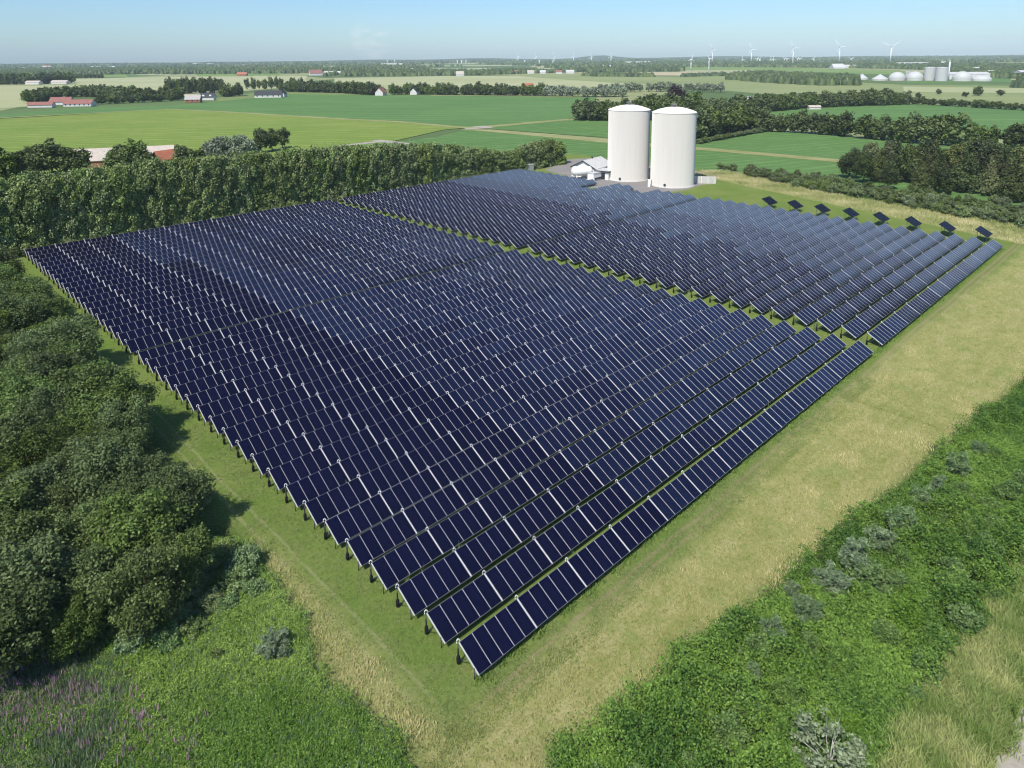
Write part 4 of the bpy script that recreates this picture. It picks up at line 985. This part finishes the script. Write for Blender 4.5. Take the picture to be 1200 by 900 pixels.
house(954, 127.6, 9, 5, 1.8, 1.2, -0.1, M_white, M_roof_beige, 'low pale shed at the corner of the far right field', 'shed', 'shed')
house(148, 193, 38, 13, 3.4, 4.2, 0.32, M_brick, M_roof_beige, 'long beige roofed farm building rising above the windbreak', 'barn', 'barn')
house(194, 198, 8, 7, 4.6, 3.2, 1.1, M_brick, M_roof_orange, 'small house with bright orange roof above the windbreak')
house(981, 80.6, 34, 30, 4, 11, 0.0, M_membrane, M_roof_white, 'distant pale pointed hall under the wind turbines', 'hall', 'hall')
house(995, 79.6, 40, 26, 5, 5, -0.05, M_white, M_roof_white, 'distant wide white factory hall under the wind turbines', 'hall', 'hall')
house(1200, 91, 26, 20, 10, 3, 0.0, M_white, M_roof_white, 'white hall at the right edge of the frame', 'hall', 'hall')
house(1068, 77.5, 110, 40, 8, 5, 0.0, M_white, M_roof_white, 'distant long white greenhouse behind the gas plant', 'hall', 'hall')
k_ = 0
for (x, y, w, mr) in [(112, 80, 60, M_roof_white), (130, 79.5, 50, M_roof_white), (232, 76, 110, M_roof_white), (246, 76.2, 70, M_roof_white), (575, 86.5, 16, M_roof_white), (590, 86, 20, M_roof_beige), (604, 86.5, 16, M_roof_orange),
                      (622, 86.3, 18, M_roof_beige), (636, 86.3, 15, M_roof_white), (655, 86.4, 16, M_roof_red), (668, 86.2, 20, M_roof_white), (460, 77.5, 120, M_roof_white), (711, 79, 30, M_roof_white), (747, 75.5, 130, M_roof_white),
                      (1036, 78.5, 30, M_roof_white), (1058, 77.4, 30, M_roof_white), (1086, 77.2, 30, M_roof_red), (1143, 83, 16, M_roof_white), (1160, 84, 12, M_roof_white), (1160, 88, 24, M_roof_white), (308, 81.5, 40, M_roof_orange), (55, 78.5, 60, M_roof_orange), (1105, 75, 30, M_roof_white)]:
    P = g(x, y); b = MB(); h_ = 4 + 0.05 * w; d_ = 12
    b.add([(-w / 2, -d_ / 2, 0), (w / 2, -d_ / 2, 0), (w / 2, d_ / 2, 0), (-w / 2, d_ / 2, 0), (-w / 2, -d_ / 2, h_), (w / 2, -d_ / 2, h_), (w / 2, d_ / 2, h_), (-w / 2, d_ / 2, h_)], [(0, 1, 5, 4), (1, 2, 6, 5), (2, 3, 7, 6), (3, 0, 4, 7)], M_white_far)
    b.add([(-w / 2 - .5, -d_ / 2 - .5, h_), (w / 2 + .5, -d_ / 2 - .5, h_), (w / 2 + .5, d_ / 2 + .5, h_), (-w / 2 - .5, d_ / 2 + .5, h_), (-w / 2, 0, h_ + 4.5), (w / 2, 0, h_ + 4.5)], [(0, 1, 5, 4), (2, 3, 4, 5), (1, 2, 5), (3, 0, 4)], mr)
    o = b.build('distant_house'); o.location = (P[0], P[1], 0.3)
    tag(o, 'tiny pale house speck among the far woods', 'house', 'scattered houses in the far distance')

# gas plant on the right horizon -----------------------------------------------------
def plant_dome(x, y, wpx, hpx, kind, label):
    P = g(x, y); D_ = np.linalg.norm(P[:2]); s = D_ / F0 * 0.90; R_ = wpx * s / 2; Hh = hpx * s * 1.05
    root = empty('gas_dome' if kind != 'silo' else 'digester_silo', (P[0], P[1], 0.3))
    b = MB()
    if kind == 'silo':
        b.lathe([(R_, 0), (R_, Hh * 0.95)], M_membrane, 28); b.build('shell', root); b = MB(); b.lathe([(R_ * 1.02, Hh * 0.95), (R_ * 0.5, Hh), (0.01, Hh * 1.02)], M_roof_white, 28); b.build('roof', root)
        b = MB(); b.lathe([(0.8, Hh), (0.8, Hh * 1.1), (0.01, Hh * 1.11)], M_dark_trim, 8); b.build('vent', root)
    else:
        b.lathe([(R_, 0), (R_, Hh * 0.25)], M_concrete, 28); b.build('ring_wall', root); b = MB(); pf = []
        for q in range(9):
            t = q / 8
            pf.append((max(0.01, R_ * 1.01 * (math.cos(t * math.pi / 2) if kind == 'dome' else 1 - t)), Hh * 0.25 + Hh * 0.75 * (math.sin(t * math.pi / 2) if kind == 'dome' else t)))
        b.lathe(pf, M_membrane, 28); b.build('membrane_roof', root)
    return tag(root, label, 'gas dome' if kind != 'silo' else 'silo', 'domes and silos of the gas plant')
plant_dome(1010, 93.2, 13, 6.5, 'cone', 'small pale tent roofed tank at the left end of the gas plant')
plant_dome(1031, 94.2, 17.5, 7, 'cone', 'pale cone roofed tank second from left at the gas plant')
plant_dome(1051, 94.2, 17, 9.2, 'dome', 'pale round dome left of the two thin silos')
plant_dome(1071.5, 94.2, 17.5, 9.6, 'dome', 'pale round dome between the thin silos and the two big silos')
plant_dome(1089, 94.2, 11.5, 14, 'silo', 'left of the two big pale silos at the gas plant')
plant_dome(1102.7, 94.8, 12.5, 14.4, 'silo', 'right of the two big pale silos at the gas plant')
plant_dome(1062, 91.5, 2.3, 8, 'silo', 'left thin silo behind the domes'); plant_dome(1065, 91.5, 2.3, 8, 'silo', 'right thin silo behind the domes')
plant_dome(1127, 94.8, 19, 10, 'dome', 'large pale dome right of the chimney')
plant_dome(1150, 94.8, 19, 6, 'dome', 'low flat dome at the right end of the gas plant')
P = g(1111, 94.2); root = empty('chimney_stack', (P[0], P[1], 0.3)); b = MB(); b.tube([(0, 0, 0), (0, 0, 32)], [1.4, 1.0], M_turbine, 10); b.build('shaft', root); b = MB(); b.lathe([(1.4, 30), (1.4, 31), (1.05, 31.1)], M_metal, 10); b.build('collar', root); tag(root, 'slim white chimney of the gas plant', 'chimney')
house(1128, 92.6, 75, 24, 9, 3, -0.1, M_white, M_roof_white, 'long low white hall behind the gas plant domes', 'hall', 'hall')

# wind turbines ------------------------------------------------------------------
def turbine(x, yb, yh, bl, ang, label, group, small=False):
    P = g(x, yb); lo, hi = 5, 260
    for _ in range(50):
        m_ = (lo + hi) / 2
        if pr(np.array([P[0], P[1], m_]))[1] > yh: lo = m_
        else: hi = m_
    h = lo; D_ = float(np.hypot(P[0], P[1])); Lb = bl * D_ / F0; k_ = max(0.7, D_ / 2600)
    root = empty('wind_turbine', (P[0], P[1], 0.0), math.atan2(-P[0], P[1]) + 0.35)
    b = MB(); b.tube([(0, 0, 0), (0, 0, h)], [1.9 * k_, 1.2 * k_], M_turbine, 10)
    if small:
        for q in range(3):
            t = ang + q * 2.0944; b.tube([(0, -3, h), (Lb * math.cos(t), -3, h + Lb * math.sin(t))], [1.1 * k_, 0.45 * k_], M_turbine, 4)
        me = to_me(b, 'wind_turbine'); loc = root.location.copy(); rz = root.rotation_euler[2]; bpy.data.objects.remove(root)
        o = obj('wind_turbine', me); o.location = loc; o.rotation_euler[2] = rz; return tag(o, label, 'wind turbine', group)
    b.build('tower', root)
    b = MB(); b.box((-1.6 * k_, -3.5, h - 1.3 * k_), (1.6 * k_, 5, h + 1.7 * k_), M_turbine); b.build('nacelle', root)
    b = MB(); b.tube([(0, -6, h), (0, -4.5, h), (0, -3.4, h)], [0.4 * k_, 1.5 * k_, 1.6 * k_], M_turbine, 10); b.build('hub', root)
    for q in range(3):
        t = ang + q * 2.0944; c_, s_ = math.cos(t), math.sin(t); b = MB()
        b.tube([(1.2 * c_, -4.5, h + 1.2 * s_), (Lb * 0.25 * c_, -4.6, h + Lb * 0.25 * s_), (Lb * c_, -5.2, h + Lb * s_)], [0.9 * k_, 1.15 * k_, 0.3 * k_], M_turbine, 6); b.build('blade', root)
    return tag(root, label, 'wind turbine', group)
T5 = 'row of five large wind turbines'
turbine(834.5, 75.8, 58, 8.6, 0.0, 'large white wind turbine, leftmost of the five tall ones', T5); turbine(880, 75.2, 58, 8.6, -0.12, 'large white wind turbine, second of the five tall ones from left', T5)
turbine(928.7, 76.2, 56.3, 9.2, 0.0, 'large white wind turbine, middle one of the five tall ones', T5); turbine(983, 74.8, 55.3, 10, 0.12, 'large white wind turbine above the pointed white hall', T5)
turbine(1043, 75.2, 54.5, 11, 0.62, 'large white wind turbine at right with two blades raised in a V', T5)
turbine(809.5, 82.5, 69.5, 5, 1.4, 'smaller near wind turbine at the left end, above the right tank', 'two smaller near wind turbines'); turbine(830.5, 84.5, 68.7, 5.2, 0.15, 'smaller near wind turbine in front of the leftmost tall one', 'two smaller near wind turbines')
for x in (870, 887, 890, 903, 906, 919, 922, 934, 937, 953, 997): turbine(x, 73.2, 69.0, 3.2, x * 0.7, 'tiny white wind turbine on the right skyline', 'tiny turbines on the right skyline', True)
for x in (607, 628, 649.5, 672, 693, 716): turbine(x, 72.4, 66.2, 4.4, x * 0.9, 'small pale wind turbine on the middle skyline', 'turbines on the middle skyline', True)
for x in (454, 462.5, 536, 541, 546, 632, 648, 615): turbine(x, 75, 71.0, 1.4, x * 0.9, 'tiny white turbine mast before the far ridge', 'tiny masts before the ridge', True)

# ------------------------------------------------------------------ rank growth close to the camera
SOFT = 0.45
def scatter(polys, n, zone_box, seed):
    r = np.random.default_rng(seed); x0, y0, x1, y1 = zone_box
    # sample on the ground in world space around the polygons
    cs = np.array([g(x, y)[:2] for x in (x0, x1) for y in (y0, y1)]); lo, hi = cs.min(0), cs.max(0)
    out = []; tot = 0
    while tot < n:
        c = r.uniform(lo, hi, (n * 2, 2)); aa = c.copy()
        aa[:, 0] += (noise2(c[:, 0] * 0.5, c[:, 1] * 0.5, 3) - 0.5) * 1.6; aa[:, 1] += (noise2(c[:, 0] * 0.5, c[:, 1] * 0.5, 5) - 0.5) * 1.6
        aa += r.normal(size=aa.shape) * SOFT
        X, Y = pr(np.concatenate([aa, np.zeros((len(c), 1))], 1)); ok = np.zeros(len(c), bool)
        for p in polys: ok |= inside(p, X, Y)
        out.append(c[ok]); tot += ok.sum()
        if ok.sum() == 0: break
    return np.concatenate(out)[:n], r
def blades(name, P, r, h0, h1, wd, lean, mat, tint, label, cat, per=4, spread=0.15, hm=None):
    n = len(P); N = n * per; base = np.repeat(P, per, 0) + r.normal(size=(N, 2)) * spread
    h = r.uniform(h0, h1, N) * (1 if hm is None else np.repeat(hm, per)); th = r.uniform(0, 6.283, N); ld = r.uniform(0, 6.283, N); ln = r.uniform(0.2, 1, N) * lean * h
    wv = np.stack([np.cos(th), np.sin(th)], 1) * (wd * r.uniform(0.6, 1.3, N) / 2)[:, None]
    lv = np.stack([np.cos(ld), np.sin(ld)], 1) * ln[:, None]; z0 = np.full((N, 1), GZ)
    b0 = np.concatenate([base - wv, z0], 1); b1 = np.concatenate([base + wv, z0], 1); m0 = np.concatenate([base + lv * 0.4 + wv * 0.9, z0 + 0.6 * h[:, None]], 1); m1 = np.concatenate([base + lv * 0.4 - wv * 0.9, z0 + 0.6 * h[:, None]], 1)
    tp = np.concatenate([base + lv, z0 + h[:, None]], 1)
    V = np.stack([b0, b1, m0, m1, tp], 1).reshape(-1, 3); o = np.arange(N)[:, None] * 5
    Q = np.array([[0, 1, 2, 3]]) + o; T = np.array([[3, 2, 4]]) + o
    tn = np.clip(np.repeat(tint, per) + r.uniform(-0.25, 0.25, N), 0, 1)
    me = fast_mesh(name, V, Q, T, [mat], tint=np.concatenate([tn, tn])); return tag(obj(name, me), label, cat, None, 'stuff')
def leaves(name, P, Z, r, size, mat, tint, label, cat, updir=0.6, kind='stuff'):
    n = len(P); nrm = r.normal(size=(n, 3)); nrm[:, 2] = np.abs(nrm[:, 2]) + updir; nrm /= np.linalg.norm(nrm, axis=1)[:, None]
    t = np.cross(nrm, r.normal(size=(n, 3))); t /= np.linalg.norm(t, axis=1)[:, None]; bt = np.cross(nrm, t); s = (size * r.uniform(0.5, 1.3, n))[:, None]
    C = np.concatenate([P, (Z + GZ)[:, None]], 1)
    V = np.stack([C - t * s * 0.6, C - bt * s * 0.33, C + t * s * 0.6, C + bt * s * 0.33], 1).reshape(-1, 3)
    me = fast_mesh(name, V, np.arange(4 * n).reshape(-1, 4), mats=[mat], tint=np.clip(tint, 0, 1)); o = obj(name, me)
    return tag(o, label, cat, None, kind)
# dry meadow
r = np.random.default_rng(51); aa = np.concatenate([r.uniform(-12, 62, 90000), 62 + r.random(60000) ** 1.5 * 110]); wv_ = r.uniform(-34, 32, len(aa))
P = Wn(aa, wv_); X, Y = pr(np.concatenate([Wn(aa + (noise2(aa * .5, wv_ * .5, 3) - .5) * 1.6, wv_ + (noise2(aa * .5, wv_ * .5, 5) - .5) * 1.6), np.zeros((len(P), 1))], 1)); P = P[inside(PX_DRY[0], X, Y) & infront_of(P)]
ea = (P - SITE0) @ SE; ev = (P - SITE0) @ SN
tn = noise2(P[:, 0] * 0.30, P[:, 1] * 0.30, 61, 5); tn = np.clip((tn - 0.42) * 2.6, 0, 1)
edge = np.clip(1 - np.abs(ev + 10.0 + 0.115 * ea) / 3.0, 0, 1) * (ea > 4) + 0.8 * (ea < -4.5) * (ev > -3); tn = np.clip(tn * 0.75 + 0.5 * edge, 0, 1)
blades('meadow_grass', P, r, 0.18, 0.5, 0.055, 0.55, M_straw, tn, 'tall dry straw coloured meadow grass around the mown strip', 'grass', 3, 0.16, 0.35 + tn * 0.55)
r = np.random.default_rng(77); aa = np.concatenate([r.uniform(-9, 70, 60000), r.uniform(-9.5, 0.5, 45000)]); wv_ = np.concatenate([r.uniform(-5.5, -1.8, 60000), r.uniform(-5, 60, 45000)])
P = Wn(aa, wv_); nn_ = noise2(aa * 0.8, wv_ * 0.8, 78, 4); P = P[r.random(len(P)) < np.clip((nn_ - 0.25) * 1.6, 0.05, 1) * 0.8]
blades('turf_tufts', P, r, 0.04, 0.11, 0.07, 0.6, M_turf, r.random(len(P)), 'short uneven turf of the mown strip around the rows', 'grass', 2, 0.10)
P, r = scatter([PX_DRY[1]], 9000, (812, 200, 1210, 290), 52)
blades('meadow_grass', P, r, 0.3, 0.7, 0.14, 0.5, M_straw, np.clip(noise2(P[:, 0] * 0.15, P[:, 1] * 0.15, 62) * 1.3 - 0.2, 0, 1), 'yellow rank grass strip between the raised panels and the scrub', 'grass', 3, 0.25)
# scrub thicket on the right slope
PX_SCRUB = [(645, 935), (648, 897), (690, 878), (748, 834), (808, 774), (888, 722), (966, 655), (1046, 588), (1094, 544), (1200, 455), (1290, 390), (1290, 610), (1200, 678), (1162, 715), (1135, 755), (1098, 792), (1060, 850), (1030, 935)]
P, r = scatter([PX_SCRUB], 460000, (640, 400, 1290, 935), 53)
q1 = noise2(P[:, 0] * 0.45, P[:, 1] * 0.45, 71, 4); q2 = noise2(P[:, 0] * 0.12, P[:, 1] * 0.12, 72, 3); q3 = noise2(P[:, 0] * 1.3, P[:, 1] * 1.3, 73, 2)
rough = np.clip((q2 - 0.40) * 5, 0.12, 1)
hgt = 0.35 + rough * (4.0 * np.clip(q1 - 0.30, 0, 1) + 1.3 * (q3 - 0.35)) + 0.25 * q3; hgt = np.maximum(hgt, 0.15)
keep = r.random(len(P)) < np.where((q1 < 0.36) & (rough > 0.5), 0.35, 1.0)
P, hgt, q1, q2, q3, rough = P[keep], hgt[keep], q1[keep], q2[keep], q3[keep], rough[keep]
zz = hgt * (1 - 0.6 * r.random(len(P)) ** 2.0)
tn = 0.10 + 1.0 * (noise2(P[:, 0] * 0.22, P[:, 1] * 0.22, 74, 5) - 0.3) + 0.30 * (1 - rough) * 0.4 + r.uniform(-0.3, 0.4, len(P))
leaves('scrub_thicket', P, np.maximum(zz, 0.05), r, 0.165, M_leaf_scrub, tn, 'dense green bramble scrub covering the right foreground', 'undergrowth', 0.5)
# long grass and the track verge
P, r = scatter([[(1030, 930), (1060, 850), (1098, 792), (1135, 755), (1162, 715), (1200, 678), (1290, 610), (1290, 740), (1215, 760), (1195, 800), (1178, 850), (1150, 930)]], 16000, (1030, 640, 1290, 930), 54)
blades('tall_grass', P, r, 0.5, 1.1, 0.06, 0.8, M_tall, np.clip(noise2(P[:, 0] * 0.5, P[:, 1] * 0.5, 63) * 1.5 - 0.3, 0, 1), 'long yellow green grass leaning beside the gravel track', 'grass', 4, 0.14)
# herbs bottom left
PX_H = [(-60, 1000), (-60, 735), (60, 745), (130, 715), (180, 690), (240, 640), (285, 640), (329, 702), (356, 744), (364, 800), (398, 826), (424, 848), (463, 875), (495, 1000)]
P, r = scatter([PX_H], 75000, (-60, 640, 500, 960), 55)
nb = noise2(P[:, 0] * 0.2, P[:, 1] * 0.2, 64, 4)
X, Y = pr(np.concatenate([P, np.zeros((len(P), 1))], 1)); blue = (Y > 800 - (X - 40) * 0.2) & (X < 130 + (nb - 0.5) * 160)
hh_ = 0.25 + 0.55 * noise2(P[:, 0] * 0.5, P[:, 1] * 0.5, 66, 3) + 0.25 * noise2(P[:, 0] * 2.2, P[:, 1] * 2.2, 67, 2)
Pl = np.repeat(P, 5, 0) + r.normal(size=(len(P) * 5, 2)) * 0.10; hl = np.repeat(hh_, 5) * (1 - 0.6 * r.random(len(Pl)) ** 2)
leaves('herb_growth', Pl, hl, r, 0.12, M_herb, np.clip(np.repeat((nb - 0.3) * 1.2, 5) + r.uniform(-0.35, 0.45, len(Pl)), 0, 1), 'rank green herbs covering the lower left corner', 'herbs', 0.9)
sel = r.random(len(P)) < np.where(blue, 0.5, 0.05)
blades('willowherb_stand', P[sel], r, 0.55, 1.1, 0.07, 0.3, M_herb2, r.random(sel.sum()), 'upright bluish green willowherb stems in the lower left corner', 'herbs', 3, 0.12)
P, r = scatter([[(-40, 790), (70, 800), (150, 835), (180, 870), (120, 880), (60, 870), (-40, 880)], [(95, 810), (140, 815), (135, 835), (100, 838)]], 900, (-40, 780, 220, 915), 56)
k_ = noise2(P[:, 0] * 0.6, P[:, 1] * 0.6, 65) > 0.45; P = P[k_]
blades('flower_spikes', P, r, 0.75, 1.2, 0.075, 0.14, M_purple, r.random(len(P)), 'purple pink flower spikes of willowherb at lower left', 'flowers', 3, 0.10)
P, r = scatter([[(-40, 760), (60, 770), (160, 810), (230, 870), (230, 930), (-40, 930)]], 420, (-40, 760, 230, 930), 57)
blades('faded_flower_spikes', P, r, 0.8, 1.3, 0.09, 0.12, M_purple, r.random(len(P)) * 0.4, 'faded brownish purple flower spikes dotted through the green herbs', 'flowers', 2, 0.10)
# weeds under the front rows
V_ = []; r = np.random.default_rng(58)
for i, v in enumerate(ROWV):
    if i < 24: continue
    for q in range(34 if i > 31 else 12): V_.append(W(r.uniform(0, 160), v + r.uniform(0.15, 0.7))[:2] + 0)
P = np.repeat(np.array(V_), 6, 0) + r.normal(size=(len(V_) * 6, 2)) * 0.18
blades('weeds', P, r, 0.6, 1.75, 0.10, 0.3, M_herb, r.random(len(P)) * 0.7 + 0.1, 'green weeds growing up between the front collector rows', 'weeds', 3, 0.12)
V_ = [];
for q in range(420): V_.append(W(r.uniform(0, 160), -2.05 - abs(r.normal(0, 0.22)))[:2])
P = np.repeat(np.array(V_), 7, 0) + r.normal(size=(len(V_) * 7, 2)) * 0.22
blades('weeds', P, r, 0.10, 0.36, 0.08, 0.5, M_herb, r.random(len(P)) * 0.5 + 0.1, 'unmown green fringe along the foot of the front collector row', 'weeds', 3, 0.12)

# single bushes ---------------------------------------------------------------------
BUCK = make_variants('buck', 4, 2.6, 1.15, 1.4, 1.35, 3000, 0.20, M_leaf_buck, 500, 0.05, 6, lobes=40, lr=(0.12, 0.26), up=0.9, squash=0.4, spread=0.9)
for (x, y, h) in [(868, 778, 1.5), (905, 756, 2.3), (944, 732, 2.6), (972, 705, 3.2), (1002, 676, 3.4), (1030, 650, 2.8), (1056, 630, 3.2), (1078, 600, 2.6), (1100, 584, 2.2), (1122, 558, 2.6), (1146, 535, 1.8), (928, 702, 1.6), (880, 800, 1.6)]:
    P = g(x, y); put_tree('grey_bush', BUCK, P[0], P[1], h * 1.12, 2.6, 'silvery grey green young bush in the line along the meadow edge', 'bush', 'grey bushes along the meadow edge', 1.1)
PALE = make_variants('pale', 1, 4.6, 2.6, 2.2, 2.7, 2600, 0.19, M_leaf_pale, 520, 0.10, 11, M_bark_pale, lobes=44, lr=(0.10, 0.20), up=0.6, spread=0.9)
P = g(966, 912); put_tree('pale_tree', PALE, P[0], P[1], 4.4, 4.6, 'small tree with whitish leaves and bare pale branches at bottom right', 'tree', None, 1.25)
P = g(928, 893); put_tree('grey_bush', BUCK, P[0], P[1], 1.4, 2.6, 'small grey green bush just left of the whitish tree at the bottom', 'bush')
P = g(322, 770); put_tree('grey_bush', BUCK, P[0], P[1], 2.4, 2.6, 'grey green bush alone in the herbs near the mown corner', 'bush', None, 1.5)
P = g(256, 775); put_tree('green_bush', UNDER, P[0], P[1], 1.2, 2.6, 'tiny green bush left of the lone grey one', 'bush', None, 0.8)
BRAM = make_variants('bram', 4, 2.2, 1.9, 1.1, 1.1, 3600, 0.20, M_bramble, 540, 0.04, 5, lobes=36, lr=(0.16, 0.32), up=0.6)
for (x, y) in [(150, 765), (175, 745), (195, 760), (185, 725), (210, 730), (225, 700), (245, 715), (255, 690), (240, 672), (262, 660), (280, 690), (225, 745), (150, 735), (285, 668), (120, 745), (205, 700), (300, 700), (268, 715)]:
    P = g(x, y); put_tree('bramble_bush', BRAM, P[0], P[1], random.uniform(1.5, 2.3), 2.2, 'pale flecked bramble bush at the foot of the left wood', 'bush', 'pale brambles below the wood', random.uniform(0.85, 1.1))
EDGE = make_variants('edge', 2, 3.2, 2.0, 1.6, 1.6, 4200, 0.22, M_leaf_scrub, 560, 0.06, 4, lobes=36, lr=(0.16, 0.32))
pts = []
cx_ = RNG.uniform(640, 1290, 5000); cy_ = RNG.uniform(420, 930, 5000); ok = inside(PX_SCRUB, cx_, cy_)
for x, y in zip(cx_[ok], cy_[ok]):
    P = g(x, y)
    if not inside(PX_SCRUB, np.array([x - 34.0]), np.array([y - 26.0]))[0]: continue
    if noise2(np.array([P[0] * 0.12]), np.array([P[1] * 0.12]), 72, 3)[0] > 0.43 and all((P[0] - a_) ** 2 + (P[1] - b_) ** 2 > 2.3 ** 2 for a_, b_ in pts): pts.append((P[0], P[1]))
for px_, py_ in pts[:130]:
    put_tree('scrub_bush', EDGE, px_, py_, random.uniform(1.2, 2.6), 3.2, 'green bush rising out of the bramble scrub on the right slope', 'bush', 'bushes in the right hand scrub', random.uniform(0.9, 1.3))
for (x, y, h, lab) in [(110, 745, 3.0, 'bright green shrub at the lower edge of the left wood'), (30, 745, 2.2, 'bright green bush by the white log'), (55, 765, 1.6, 'small vivid green bush right of the white log')]:
    P = g(x, y); put_tree('green_bush', EDGE, P[0], P[1], h, 3.2, lab, 'bush')
for (x, y, h, lab) in [(128, 446, 2.4, 'pale flowering shrub at the notch in the wood edge'), (232, 592, 2.4, 'light yellow green shrub in the shade at the wood edge')]:
    P = g(x, y); put_tree('pale_shrub', BRAM, P[0], P[1], h, 2.2, lab, 'shrub')
root = empty('birch_log', (*g(4, 762)[:2], GZ), 0.5); b = MB(); b.tube([(-1.6, 0, 0.35), (0.2, 0.02, 0.42), (1.3, 0.15, 0.62)], [0.19, 0.17, 0.12], M_bark_pale, 10); b.build('stem', root)
b = MB(); b.tube([(1.0, 0.1, 0.56), (1.35, 0.3, 0.95)], [0.08, 0.04], M_bark_pale, 7); b.build('branch_stub', root); tag(root, 'white fallen birch log lying in the grass at the left edge', 'log')
